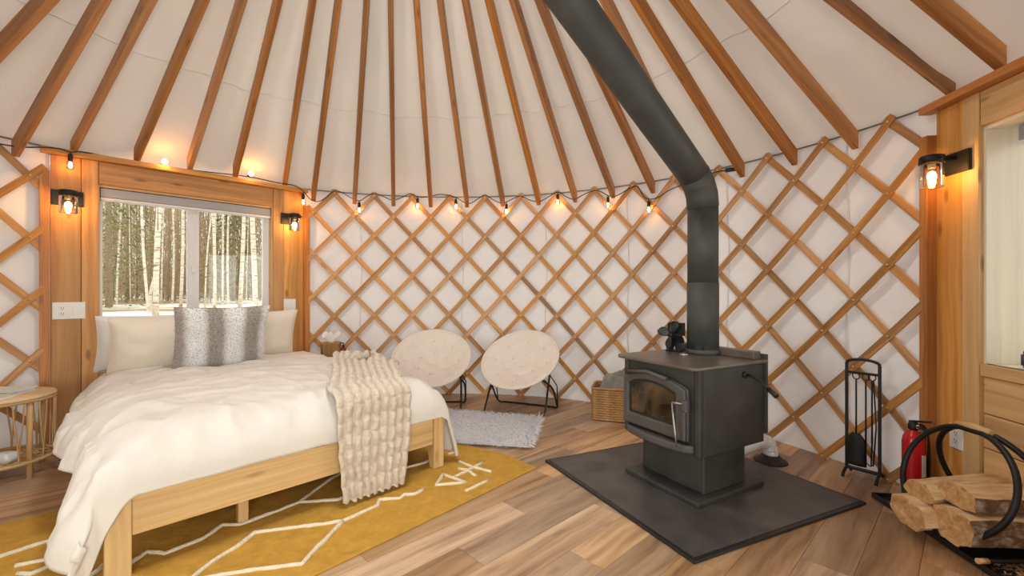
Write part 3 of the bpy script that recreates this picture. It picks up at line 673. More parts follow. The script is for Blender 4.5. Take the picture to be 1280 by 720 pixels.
# ================================================================== STOVE
a_ = math.atan2(-.875, .485)
padL, padF, padR = Vector((.223, 2.99, 0)), Vector((.775, 1.87, 0)), Vector((1.927, 2.392, 0)); padB = padL + padR - padF; pc = (padL + padR) / 2
pad = empty('hearth_pad', pc, label='square charcoal slate hearth pad on the floor beneath the wood stove', cat='hearth pad')
loc = [(p - pc) for p in (padL, padF, padR, padB)]
MB().prism([(p.x, p.y) for p in loc], .0005, .014).build('edge_trim', M_slate_edge, pad, bevel=.002)
MB().prism([(p.x * .965, p.y * .965) for p in loc], .0142, .0165).build('slate_top', M_slate, pad, bevel=.001)
PADZ = .0165
stove = empty('wood_stove', (1.10, 2.69, PADZ), a_, label='dark grey pedestal wood stove with an arched glass door on slate pad', cat='wood stove')
def sp(n, m_, b=.004, par=stove, **k): return lambda mb: mb.build(n, m_, par, bevel=b, **k)
WB, DB = .56, .55; Z0, Z1 = .268, .725
MB().span(-.272, .272, -.29, .295, 0, .028).build('base_plate', M_stove, stove, bevel=.006)
MB().span(-.225, .225, -.182, .182, .028, Z0).build('pedestal', M_stove, stove, bevel=.008)
MB().span(-.21, .21, -.186, -.182, .05, .25).build('pedestal_panel', M_stove, stove, bevel=.002)
body = MB().span(-WB / 2, WB / 2, -DB / 2, DB / 2, Z0, Z1).build('firebox_body', M_stove, stove, bevel=.01, seg=3)
MB().span(WB / 2 - .0, WB / 2 + .006, -DB / 2 + .012, DB / 2 - .01, Z0 + .0, Z1 - .002).build('side_panel', M_stove, stove, bevel=.003)
MB().span(-WB / 2 - .006, -WB / 2, -DB / 2 + .012, DB / 2 - .01, Z0 + .0, Z1 - .002).build('side_panel', M_stove, stove, bevel=.003)
# corner columns on the front
for s in (-1, 1): MB().span(s * .262 - .017, s * .262 + .017, -DB / 2 - .012, -DB / 2 + .01, Z0, Z1).build('corner_rail', M_stove, stove, bevel=.006)
# top plate with rounded front lip
tp = []; hw = .305; yb, yf = .285, -.345
for (cx_, cy_, a0) in ((hw - .05, yf + .05, -90), (hw - .012, yb - .012, 0), (-hw + .012, yb - .012, 90), (-hw + .05, yf + .05, 180)):
    rr_ = .05 if cy_ < 0 else .012
    for i in range(5): t = math.radians(a0 + i * 22.5); tp.append((cx_ + rr_ * math.cos(t), cy_ + rr_ * math.sin(t)))
MB().prism(tp, Z1 + .001, Z1 + .022).build('top_plate', M_stovetop, stove, bevel=.008, seg=3)
ZT = Z1 + .022
lp = MB(); lp.span(-.27, .27, .19, .262, ZT + .0005, ZT + .045); lp.build('rear_air_box', M_stovetop, stove, bevel=.004)
MB().span(-.30, .30, .262, .284, Z0 + .05, ZT + .03).build('rear_shield', M_stove, stove, bevel=.003)
# door: arched outline, window, glass
def arch(x0, x1, z0, z1, zs, n=10):
    p = [(x0, z0), (x1, z0), (x1, zs)]
    for i in range(1, n): t = i / n; p.append((x1 + (x0 - x1) * t, zs + (z1 - zs) * math.sin(math.pi * t) ** .8))
    return p + [(x0, zs)]
def slab(pts, y0, y1):   # outline in x,z -> plate
    m = MB(); n = len(pts); 
    for p in pts: m.v.append(Vector((p[0], y0, p[1])))
    for p in pts: m.v.append(Vector((p[0], y1, p[1])))
    m.face(list(range(n))); m.face([n + i for i in range(n)][::-1])
    for i in range(n): j = (i + 1) % n; m.face((i, n + i, n + j, j))
    return m
FY = -DB / 2
door = slab(arch(-.252, .215, .335, .665, .615), FY - .028, FY - .004).build('door', M_door, stove, bevel=.008, seg=3)
# raised frame round the glass: ring between outer and inner outlines
def ringslab(outer, inner, y0, y1):
    m = MB(); n = len(outer)
    for pts, y in ((outer, y0), (inner, y0), (outer, y1), (inner, y1)):
        for p in pts: m.v.append(Vector((p[0], y, p[1])))
    for i in range(n):
        j = (i + 1) % n
        m.face((i, j, n + j, n + i)); m.face((2 * n + j, 2 * n + i, 3 * n + i, 3 * n + j)); m.face((i, 2 * n + i, 2 * n + j, j)); m.face((n + i, n + j, 3 * n + j, 3 * n + i))
    return m
ringslab(arch(-.250, .213, .337, .663, .613), arch(-.205, .150, .405, .625, .585), FY - .05, FY - .0285).build('door_frame', M_door, door, bevel=.009, seg=3)
ringslab(arch(-.205, .150, .405, .625, .585), arch(-.192, .137, .418, .612, .574), FY - .040, FY - .0285).build('glass_trim', M_black, door, bevel=.002)
slab(arch(-.20, .145, .41, .62, .58), FY - .034, FY - .0286).build('door_glass', M_stoveglass, door)
MB().tube([(-.20, FY - .053, .652), (-.05, FY - .056, .675), (.10, FY - .053, .655)], .012, 10).build('arch_rib', M_door, door)
lt = MB().span(.195, .235, FY - .065, FY - .03, .50, .565).build('latch_block', M_door, door, bevel=.008)
MB().tube([(.165, FY - .09, .545), (.178, FY - .095, .47), (.195, FY - .1, .39), (.208, FY - .105, .325)], .0085, 10, rr=[.004, .006, .0065, .005]).tube([(.215, FY - .06, .545), (.165, FY - .09, .545)], .007, 8).build('spring_handle', M_steel, door)
# ash lip
lip = []
for i in range(13): t = i / 12; lip.append((-.245 + .49 * t, FY - .025 - .055 * math.sin(math.pi * t) ** .5))
MB().prism([(-.245, FY)] + lip + [(.245, FY)], Z0 + .008, Z0 + .052).build('ash_lip', M_door, stove, bevel=.012, seg=3)
# side damper rod and knob
MB().tube([(WB / 2 + .004, .08, .675), (WB / 2 + .05, .08, .672), (WB / 2 + .10, .075, .655), (WB / 2 + .15, .065, .625)], .007, 8).build('damper_rod', M_iron, stove)
MB().tube([(WB / 2 + .15, .065, .625), (WB / 2 + .20, .058, .595)], .013, 10, rr=[.012, .014]).build('damper_grip', M_black, stove)
MB().lathe([(.016, 0), (.02, .006), (.02, .012), (.0001, .014)], 14, roty(math.pi / 2), (WB / 2 + .006, .08, .675)).build('damper_collar', M_iron, stove)
kn = MB().tube([(.20, .285, .70), (.20, .31, .70)], .008, 8); kn.blob((.20, .325, .70), (.022, .018, .022), n=8); kn.tube([(.22, .30, .665), (.25, .315, .665)], .012, 8); kn.build('thermostat_knob', M_iron, stove)
# flue
fx, fy = -.02, .06
sloc = Matrix.Rotation(a_, 3, 'Z')
FP = Vector((1.214, 2.80, PADZ + ZT + .001))
flue = empty('stove_pipe', FP, label='matte black stove pipe rising from the stove and slanting up to the roof', cat='stove pipe')
rf_ = .092; bend = Vector((0, 0, 1.82 - FP.z)); dirn = (Vector((.32, 2.10, 2.49)) - Vector((1.214, 2.80, 1.82))).normalized()
MB().lathe([(rf_ + .012, 0), (rf_ + .012, .02), (rf_ + .003, .03), (rf_ + .003, .06), (rf_, .062)], 40).build('collar', M_pipe, flue)
MB().tube([(0, 0, .01), (0, 0, .45)], rf_ + .003, 40).build('lower_section', M_pipe, flue)
MB().tube([(0, 0, .44), tuple(bend - Vector((0, 0, .13)))], rf_, 40).build('upright_section', M_pipe, flue)
el = []
P0 = bend - Vector((0, 0, .13)); P1 = bend; P2 = bend + dirn * .13
for i in range(4): t = i / 3; el.append(P0 * (1 - t) ** 2 + P1 * 2 * t * (1 - t) + P2 * t * t)
m = MB()
m.tube(el, rf_ + .003, 40)
for f_ in m.f: pass
m.sm = [False if False else s for s in m.sm]
m.build('elbow', M_pipe, flue)
MB().tube([tuple(bend + dirn * (.12 + .2 * i)) for i in range(14)], rf_ + .001, 40).build('slanted_section', M_pipe, flue)
# fan on the stove
fan = empty('stove_fan', tuple(Vector((1.10, 2.69, 0)) + sloc @ Vector((-.20, .08, 0)) + Vector((0, 0, PADZ + ZT + .001))), a_ + .25, label='small black heat powered fan standing on stove top beside the pipe', cat='fan')
MB().prism([(-.05, -.03), (.05, -.03), (.05, .03), (-.05, .03)], 0, .008).build('foot', M_iron, fan, bevel=.002)
b_ = MB()
for s in (-1, 1): b_.beam((s * .035, 0, .006), (s * .014, 0, .09), .05, .012, up=(0, 1, 0))
b_.build('stand', M_iron, fan, bevel=.002)
h_ = MB()
for i in range(7): h_.span(-.045 + i * .014, -.040 + i * .014, -.005, .06, .10, .185)
h_.span(-.047, .047, .0, .012, .09, .18); h_.build('heat_fins', M_iron, fan)
MB().tube([(0, -.04, .11), (0, .0, .11)], .017, 14).build('motor', M_iron, fan)
for k in range(4):
    t = math.radians(20 + 90 * k); Mz = Matrix.Rotation(t, 3, 'Y')
    pts = []
    def bl(a, b__, Mz=Mz):
        r_ = .012 + .082 * b__; w = .010 + .024 * math.sin(math.pi * min(1, b__ * .97 + .03)) ** .7 * (b__ * .6 + .4)
        return Mz @ Vector(((a - .5) * 2 * w, (a - .5) * .028, r_)) + Vector((0, -.048, .11))
    MB().grid(bl, 6, 8).build('fan_blade', M_iron, fan, solid=.0018)
MB().blob((0, -.05, .11), (.014, .010, .014), n=8).build('hub', M_iron, fan)
th_ = MB().lathe([(.026, 0), (.026, .006), (.022, .009), (.0001, .009)], 20); p = floorpt(855, 444, PADZ + ZT)
tag(th_.build('stove_thermometer', M_silver, loc=(p.x, p.y, PADZ + ZT + .0015)), 'small round metal thermometer lying on the stove top before the pipe', 'thermometer')
# foil duct and floor vent
vp = Vector((1.762, 3.0, 0))
duct = empty('air_duct', vp, label='crinkled silver air duct elbow on black floor vent behind the stove', cat='air duct')
MB().lathe([(.105, .001), (.10, .010), (.070, .028), (.055, .045), (.0001, .045)], 28).build('vent_boot', M_ash, duct)
q0 = Vector((1.40, 2.80, .135)) - vp; path = smooth([q0, q0 + Vector((.14, .08, .01)), Vector((-.10, -.05, .155)), Vector((-.02, -.01, .125)), Vector((.005, 0, .045))], 9)
MB().tube(path, .043, 20, rr=[.043 + .0045 * math.sin(i * 2.1) for i in range(len(path))]).build('foil_hose', M_foil, duct)

# ---- wicker helper
def wicker_wall(name, parent, outline, z0, z1, rows, m_, r=.009):
    m = MB(); n = len(outline)
    for k in range(rows):
        z = z0 + (z1 - z0) * (k + .5) / rows; pts = []
        for i, p in enumerate(outline):
            q = Vector(outline[(i + 1) % n]) - Vector(outline[i - 1]); nn = Vector((q.y, -q.x)).normalized(); s = .004 * (1 if (i + k) % 2 else -1); pts.append((p[0] + nn.x * s, p[1] + nn.y * s, z))
        m.tube(pts, r, 6, closed=True)
    return m.build(name, m_, parent)
def rrect(w, d, r, n=5, step=.025):
    pts = []
    for cx_, cy_, a0 in ((w / 2 - r, -d / 2 + r, -90), (w / 2 - r, d / 2 - r, 0), (-w / 2 + r, d / 2 - r, 90), (-w / 2 + r, -d / 2 + r, 180)):
        for i in range(n + 1): t = math.radians(a0 + 90 * i / n); pts.append(Vector((cx_ + r * math.cos(t), cy_ + r * math.sin(t), 0)))
    out = []
    for i in range(len(pts)):
        a, b = pts[i], pts[(i + 1) % len(pts)]; k = max(1, int((b - a).length / step))
        for j in range(k): out.append(tuple((a + (b - a) * j / k)[:2]))
    return out
bk = empty('wicker_basket', (.955, 4.02, 0), -.30, label='rectangular woven seagrass basket on floor behind the stove', cat='basket')
wicker_wall('woven_side', bk, rrect(.40, .30, .03), .006, .275, 13, M_wicker, .012)
MB().tube([(p[0], p[1], .288) for p in rrect(.41, .31, .03)], .012, 8, closed=True).build('rim', M_wicker, bk)
MB().prism(rrect(.38, .28, .03), .002, .012).build('base', M_wicker, bk)
def tb(a, b): 
    x = (a - .5) * 2; y = (b - .5) * 2; e = max(abs(x), abs(y)) ** 4
    z = .30 + .13 * (1 - e) * (.75 + .5 * noise.noise(Vector((x * 1.8, y * 1.8, 4)))) + .02 * noise.noise(Vector((x * 6, y * 6, 1))) - .14 * e
    return Vector((x * .175 * (1 - .05 * e), y * .13, z))
tag(MB().grid(tb, 40, 32).build('fleece_blanket', M_throw, loc=(.955, 4.02, 0), solid=.01), 'crumpled grey fleece blanket stuffed in the wicker basket', 'blanket').rotation_euler = (0, 0, -.30)

# ---- fireplace tool set
tf = Vector((2.165, 2.715, 0)); ta = math.atan2(-.13, .10)
ts = empty('fireplace_tool_stand', tf, ta, label='black arched iron stand for fireplace tools on floor by the lattice', cat='tool stand')
hw = .082; fr = MB()
for s in (-1, 1): MB().span(s * hw - .008, s * hw + .008, -.008, .008, .05, .71).build('post', M_iron, ts, bevel=.002)
MB().tube([(hw * math.cos(math.pi * i / 12), 0, .71 + .028 * math.sin(math.pi * i / 12)) for i in range(13)], .009, 6).build('arch_bar', M_iron, ts)
MB().span(-hw, hw, -.006, .006, .645, .66).build('cross_bar', M_iron, ts)
MB().span(-hw, hw, -.02, .02, .05, .062).build('lower_bar', M_iron, ts, bevel=.002)
for s in (-1, 1):
    MB().tube(smooth([Vector((s * hw, -.08, .010)), Vector((s * hw, -.065, .03)), Vector((s * hw, 0, .054)), Vector((s * hw, .065, .03)), Vector((s * hw, .08, .010))]), .009, 8).build('foot', M_iron, ts)
def hang_tool(name, x, label, cat, kind):
    p = tf + Matrix.Rotation(ta, 3, 'Z') @ Vector((x, -.022, 0)); t = empty(name, (p.x, p.y, .085), ta, label=label, cat=cat, group=None)
    MB().tube([(.018 * math.cos(2 * math.pi * i / 12), 0, .553 + .022 * math.sin(2 * math.pi * i / 12)) for i in range(12)], .0035, 6, closed=True).build('ring_handle', M_iron, t)
    MB().tube([(0, 0, .53), (0, 0, .10 if kind != 'poker' else 0)], .0048, 8).build('shaft', M_iron, t)
    if kind == 'shovel':
        def sh(a, b):
            w = .052 * min(1, (b * 3.2 + .15)) ** .6; return Vector(((a - .5) * 2 * w, -.012 * (1 - (2 * a - 1) ** 2) - .004, .20 - b * .20))
        MB().grid(sh, 8, 10).build('shovel_blade', M_iron, t, solid=.003)
    if kind == 'brush':
        m = MB()
        for i in range(160):
            a = random.uniform(0, 6.28); r_ = random.uniform(0, .018); b = len(m.v); c = Vector((math.cos(a) * r_, math.sin(a) * r_, .13)); d = Vector((math.cos(a) * r_ * .8, math.sin(a) * r_ * .8, -.11))
            m.v += [c + Vector((-.001, 0, 0)), c + Vector((.001, 0, 0)), c + d]; m.face((b, b + 1, b + 2))
        tag(m.build('bristles', M_black, t), kind='stuff'); MB().lathe([(.0001, .15), (.018, .14), (.02, .11)], 12).build('ferrule', M_iron, t)
    if kind == 'poker': MB().tube([(0, 0, .03), (.02, 0, .012), (.035, 0, .02)], .004, 6).build('hook', M_iron, t)
    if kind == 'tongs': MB().tube([(.008, 0, .53), (.02, 0, .25), (.006, 0, .02)], .004, 6).tube([(-.004, 0, .10), (-.004, 0, .02)], .004, 6).build('tong_arm', M_iron, t)
hang_tool('ash_shovel', -.028, 'black ash shovel with wide blade hanging on the left of the tool stand', 'shovel', 'shovel')
hang_tool('hearth_poker', .020, 'thin black poker hanging in the tool stand next to the shovel', 'poker', 'poker')
hang_tool('log_tongs', .050, 'black log tongs hanging at the right in the tool stand', 'tongs', 'tongs')

# ---- fire extinguisher
ex = empty('fire_extinguisher', (2.245, 2.46, 0), .1, label='red fire extinguisher with black valve standing behind the firewood', cat='fire extinguisher')
MB().lathe([(.042, 0), (.049, .006), (.051, .02), (.051, .32), (.046, .35), (.030, .375), (.018, .385), (.018, .395)], 32).build('cylinder', M_red, ex)
MB().lathe([(.024, .39), (.026, .40), (.022, .425), (.012, .435), (.0001, .436)], 16).build('valve', M_black, ex)
MB().beam((0, .02, .43), (0, -.09, .455), .022, .010).beam((0, .02, .415), (0, -.085, .405), .022, .008).build('squeeze_lever', M_black, ex, bevel=.002)
MB().tube(smooth([Vector((.015, 0, .41)), Vector((.06, 0, .40)), Vector((.078, -.005, .34)), Vector((.078, -.01, .20)), Vector((.076, -.01, .12))]), .011, 10).build('hose', M_black, ex)
MB().lathe([(.013, .0), (.018, -.05), (.018, -.055)], 12, c=(.076, -.01, .12)).build('nozzle', M_black, ex)
def lb(a, b): t = -math.pi / 2 + .35 + (a - .5) * 1.0; return Vector((.0518 * math.cos(t), .0518 * math.sin(t), .14 + .12 * b))
MB().grid(lb, 12, 1).build('paper_label', M_plate, ex)
MB().lathe([(.011, 0), (.011, .008), (.0001, .008)], 10, rotx(math.pi / 2), (0, -.018, .41)).build('pressure_gauge', M_plate, ex)

# ---- log holder, tray, logs
tray = empty('hearth_tray', (2.135, 2.02, 0), math.atan2(-.993, -.115) + math.pi / 2, label='long shallow black tray on floor under the firewood hoops', cat='tray')
tw, tl, tz = .135, .44, .0
MB().span(-.155, .155, -tl, tl, .001, .006).build('tray_bottom', M_ash, tray)
for x0, x1, y0, y1 in ((-.16, -.152, -tl, tl), (.152, .16, -tl, tl), (-.16, .16, -tl - .008, -tl), (-.16, .16, tl, tl + .008)):
    MB().span(x0, x1, y0, y1, .001, .028).build('tray_rim', M_ash, tray, bevel=.003)
chips = MB()
for k in range(500):
    c = Vector((random.gauss(.0, .06), random.uniform(-.42, -.12), .0075)); 
    if abs(c.x) > .145: continue
    a = random.uniform(0, 6.28); l = random.uniform(.003, .010); w = random.uniform(.001, .003); d = Vector((math.cos(a), math.sin(a), random.uniform(0, .3))) * l; s = Vector((-math.sin(a), math.cos(a), 0)) * w; b = len(chips.v)
    chips.v += [c - d - s, c + d - s, c + d + s, c - d + s]; chips.face((b, b + 1, b + 2, b + 3))
tag(chips.build('wood_chips', M_split, parent=None, loc=(2.135, 2.02, 0)), 'scatter of pale wood crumbs and bark bits lying in the black tray', 'wood chips', kind='stuff').rotation_euler = tray.rotation_euler
HX, HY = 2.11, 2.01
hold = empty('firewood_holder', (HX, HY, .029), 0, label='black double hoop firewood holder with a wooden grip at top', cat='log holder')
def hoop(sgn):
    pts = []; top = .505; r = .245; ang = math.asin(.16 / (2 * r)) * sgn
    Mr = Matrix.Rotation(-ang, 3, 'Y')
    for i in range(56):
        t = 2 * math.pi * i / 56; q = Vector((0, r * math.sin(t), r * math.cos(t) - r)); q.z = min(q.z, -.006); q = Mr @ q; pts.append(q + Vector((sgn * .012, 0, top)))
    MB().tube(pts, .0125, 12, closed=True).build('hoop', M_iron, hold)
hoop(-1); hoop(1)
MB().tube([(0, -.075, .503), (0, 0, .508), (0, .075, .503)], .021, 14, rr=[.019, .022, .019]).build('wooden_grip', M_bed, hold)
for y in (-.18, .18):
    MB().tube([(-.13, y, .012), (.13, y, .012)], .009, 10).build('foot_rod', M_iron, hold)
    for s in (-1, 1): MB().tube([(s * .13, y, .012), (s * .175, y, .012)], .011, 10).build('rod_tip', M_bed, hold)
def log(cx, cy, cz, L_, prof, rot, label, bark, grp=None, tilt=0, sd=0):
    """prof = outline in y,z (counter-clockwise) of the split log, L_ length along x"""
    e = tag(empty('firewood_log', (cx, cy, cz), rot, label=label, cat='log'))
    n = len(prof); m = MB(); mb_ = MB(); ns = 10; e.rotation_euler = (0, tilt, rot)
    rows = []
    P = []
    for i in range(n):
        for j in range(4):
            t = j / 4; a = prof[i]; b = prof[(i + 1) % n]; P.append((a[0] + (b[0] - a[0]) * t, a[1] + (b[1] - a[1]) * t, i))
    np_ = len(P)
    for s in range(ns + 1):
        x = (s / ns - .5) * L_
        for k, (y, z, i) in enumerate(P):
            w = 1 + .06 * noise.noise(Vector((x * 7, y * 16 + sd, z * 16))); o_ = .005 * noise.noise(Vector((x * 22, y * 40 + sd, z * 40)))
            m.v.append(Vector((x + (.006 * noise.noise(Vector((y * 30, z * 30, sd))) if s in (0, ns) else 0), y * w + o_, z * w + o_)))
    mb_.v = list(m.v); m_all = list(m.v)
    for s in range(ns):
        for k in range(np_):
            k2 = (k + 1) % np_; q = (s * np_ + k, s * np_ + k2, (s + 1) * np_ + k2, (s + 1) * np_ + k)
            (mb_ if P[k][2] in bark else m).face(q, None, P[k][2] in bark)
    def clean(x):
        used = sorted({i for f_ in x.f for i in f_}); mp__ = {o_: i for i, o_ in enumerate(used)}; x.v = [x.v[i] for i in used]; x.f = [tuple(mp__[i] for i in f_) for f_ in x.f]; return x
    if m.f: clean(m).build('split_wood', M_split, e)
    if mb_.f: clean(mb_).build('bark', M_bark, e)
    for fc in (list(range(np_))[::-1], [ns * np_ + k for k in range(np_)]):
        me_ = MB(); me_.v = list(m_all); me_.face(fc); clean(me_).build('end_grain', M_logend, e)
def arc(y0, z0, y1, z1, bulge, n=4):
    out = []
    for i in range(n): t = i / n; dx, dz = y1 - y0, z1 - z0; out.append((y0 + dx * t + dz * bulge * math.sin(math.pi * t), z0 + dz * t - dx * bulge * math.sin(math.pi * t)))
    return out
# near bottom log: half round with bark facing the camera
pr = arc(-.085, .055, -.02, -.062, -.0, 2)
half = [(-.10, .062), (-.115, .01), (-.10, -.05), (-.045, -.078), (.03, -.075), (.07, -.04), (.07, .05), (.0, .068)]
log(2.14, 1.93, .142, .44, half, -.05, 'thick bark covered half log at the front bottom of the firewood stack', {0, 1, 2, 3}, sd=1)
log(2.085, 2.075, .125, .46, [(-.075, .04), (-.085, -.03), (-.04, -.064), (.04, -.06), (.085, -.02), (.08, .05), (.02, .07)], .04, 'rough round ended log at the rear bottom of the firewood stack', {2, 3, 4}, sd=5)
log(2.17, 1.94, .258, .42, [(-.085, .025), (-.085, -.035), (-.03, -.045), (.05, -.04), (.085, -.005), (.03, .045), (-.03, .048)], -.03, 'split log with broad pale top face on the front of the stack', {0, 1}, tilt=.02, sd=9)
log(2.12, 2.08, .232, .42, [(-.07, -.01), (-.05, -.04), (.05, -.042), (.08, -.01), (.05, .035), (-.03, .045)], .07, 'narrow weathered split log lying on top at the back by the wall', {2, 3}, tilt=-.03, sd=13)

# ---- binoculars on the right sill
bp = Vector((2.33, 2.035, .801)); p = A2 + D2 * .42 + N2 * .085
bn = empty('binoculars', (p.x, p.y, .802), 0, label='dark blue grey binoculars standing upright on the right window sill', cat='binoculars')
for s in (-1, 1):
    MB().lathe([(.021, 0), (.024, .004), (.024, .075), (.018, .085), (.018, .098), (.016, .10), (.0001, .099)], 22, c=(0, s * .031, 0)).build('barrel', M_mug, bn)
MB().span(-.012, .012, -.02, .02, .02, .07).build('bridge', M_mug, bn, bevel=.003)
MB().lathe([(.012, 0), (.012, .05)], 12, c=(-.03, .03, .015)).build('focus_knob', M_mug, bn)

# ================================================================== BED
BO = Vector((-1.546, 1.79, 0)); BA = math.atan2(.715, .699); RB = Matrix.Rotation(BA, 3, 'Z')
BW, BL = 1.48, 2.06
bed = empty('bed_frame', BO, BA, label='natural pine platform bed frame with tapered legs on mustard rug', cat='bed')
MB().span(0, BW, 0, .028, .168, .338).build('foot_rail', M_bed, bed, bevel=.004)
for x in (-.04, BW + .012): MB().span(x, x + .028, .08, BL - .06, .168, .338).build('side_rail', M_bed, bed, bevel=.004)
MB().span(0, BW, BL - .028, BL, .168, .338).build('head_rail', M_bed, bed, bevel=.004)
def bleg(x0, x1, y0, y1, sx_, sy_):
    m = MB(); b = 0; k = .035
    zs = [(0.009, 1), (.17, 0), (.345, 0)]
    for z, t in zs:
        xa, xb = (x0 + k * t if sx_ > 0 else x0, x1 - k * t if sx_ < 0 else x1); ya, yb_ = (y0, y1 - k * t) if sy_ < 0 else (y0 + k * t, y1)
        m.v += [Vector(q) for q in ((xa, ya, z), (xb, ya, z), (xb, yb_, z), (xa, yb_, z))]
    for i in range(2):
        for e in range(4): p, q = i * 4 + e, i * 4 + (e + 1) % 4; m.face((p, q, q + 4, p + 4), [(e * .1, zs[i][0]), (e * .1 + .09, zs[i][0]), (e * .1 + .09, zs[i + 1][0]), (e * .1, zs[i + 1][0])])
    m.face((3, 2, 1, 0)); m.face((8, 9, 10, 11)); m.build('leg', M_bed, bed, bevel=.005)
bleg(-.085, -.001, -.012, .075, 0, -1); bleg(BW + .001, BW + .078, -.012, .075, 0, -1)
bleg(-.085, -.001, BL - .08, BL, 0, 1); bleg(BW + .001, BW + .078, BL - .08, BL, 0, 1)
for x in (.41, 1.08): MB().span(x, x + .045, .13, .17, .009, .24).build('support_leg', M_frame_pale, bed, bevel=.002)
MB().span(0, BW, .03, BL - .03, .235, .262).build('slat_deck', M_frame_pale, bed)
MB().span(.02, BW - .02, .04, BL - .02, .264, .50).build('mattress', M_pillow_w, bed, bevel=.05, seg=4)
# duvet
def duvet():
    nu, nv = 170, 170; Rr = .22; T0 = .575
    def topz(u, v):
        z = T0 + .035 * math.sin(math.pi * min(1, max(0, u / BW))) ** .6 * math.sin(math.pi * min(1, max(.0, (v + .1) / 2.3))) ** .5
        return z
    sm = lambda x: max(0, min(1, x)) ** 2 * (3 - 2 * max(0, min(1, x)))
    def fn(a, b):
        q = Rr * math.pi / 2
        u0_ = -.60 + (BW + 1.22) * a
        vc0 = Rr - .032; vv = vc0 - .39 + b * (1.94 - vc0 + .39)
        eL = q + .26 - .20 * sm((vv + .05) / .9) - .08 * sm((vv - .9) / .8); eR = q + .30 - .10 * sm(vv / 1.0) - .12 * sm((vv - .8) / 1.)
        lim0 = Rr - .10; lim1 = BW + .10 - Rr
        u_ = (lim0 - eL) + (lim1 + eR - lim0 + eL) * a
        foot = .375 + .34 * sm((.015 - u_) / .26) * (1 - .45 * sm((-.12 - u_) / .35))
        vv = vc0 - foot + b * (1.94 - vc0 + foot)
        uc = min(max(u_, lim0), lim1); vc = max(vv, vc0)
        eu = u_ - uc; ev = vv - vc
        e = math.hypot(eu, ev); n_ = (eu / e, ev / e) if e > 1e-6 else (0, 0)
        e4 = (abs(eu) ** 4 + abs(ev) ** 4) ** .25 if e > 1e-6 else 0; dr = Rr * (1 - math.cos(e4 / Rr)) if e4 < q else Rr + (e4 - q)
        ax_, ay_ = abs(eu), -ev
        O = lambda x: Rr * math.sin(min(x / Rr, math.pi / 2))
        ox = O(ax_) + (.22 * max(0, ax_ - q)); oy = O(ay_) + .05 * max(0, ay_ - q)
        hang = max(0, e - q * .6); ax = min(1, ax_ / q)
        ox += (.030 * math.sin(vv * 8 + (2 if eu > 0 else .4)) + .014 * math.sin(vv * 19 + 1)) * min(1, hang * 3) * ax
        if eu < 0: ox += .09 * ax * max(0, 1 - abs(vv - 1.0) / 1.1) + .10 * hang * ax * max(0, 1 - max(0, vv) / .9)
        if eu < 0 and ev < 0: oy += .015 * math.sin(ax_ * 16) * min(1, hang * 3)
        dr = min(dr, .54)
        x = uc + (ox if eu > 0 else -ox); y = vc - oy
        z = topz(uc, vc) - dr
        cr = lambda a_, b_, c_: (1 - abs(noise.noise(Vector((a_, b_, c_)))) * 2.2)
        wr_ = .012 * max(0, cr(x * 2.2 + y * 1.5, y * 3.4 - x * 1.2, 4)) ** 3 + .007 * max(0, cr(x * 5 - y * 2, y * 4 + x * 3, 7)) ** 3 + .014 * noise.noise(Vector((x * 2.6 + y, y * 5 - x * 2, 2))) + .008 * noise.noise(Vector((x * 8 - y * 5, y * 7 + x * 3, 5))) + .004 * noise.noise(Vector((x * 16 + y * 9, y * 14, 9)))
        z += wr_ * (1 if e < q else .3)
        if e >= q * .7: x += wr_ * 2 * n_[0]
        if -.0 < u_ < BW + .08 and y < .03: z = max(z, .342)
        return Vector((x, y, max(z, .035)))
    o = MB().grid(fn, nu, nv).build('duvet', M_duvet, loc=BO, solid=.018); o.rotation_euler = (0, 0, BA); o.location.z += .0
    tag(o, 'ivory cotton duvet draped over the bed and hanging off its left corner', 'duvet'); return topz
topz = duvet()
def bedp(u, v, z): return BO + RB @ Vector((u, v, 0)) + Vector((0, 0, z))
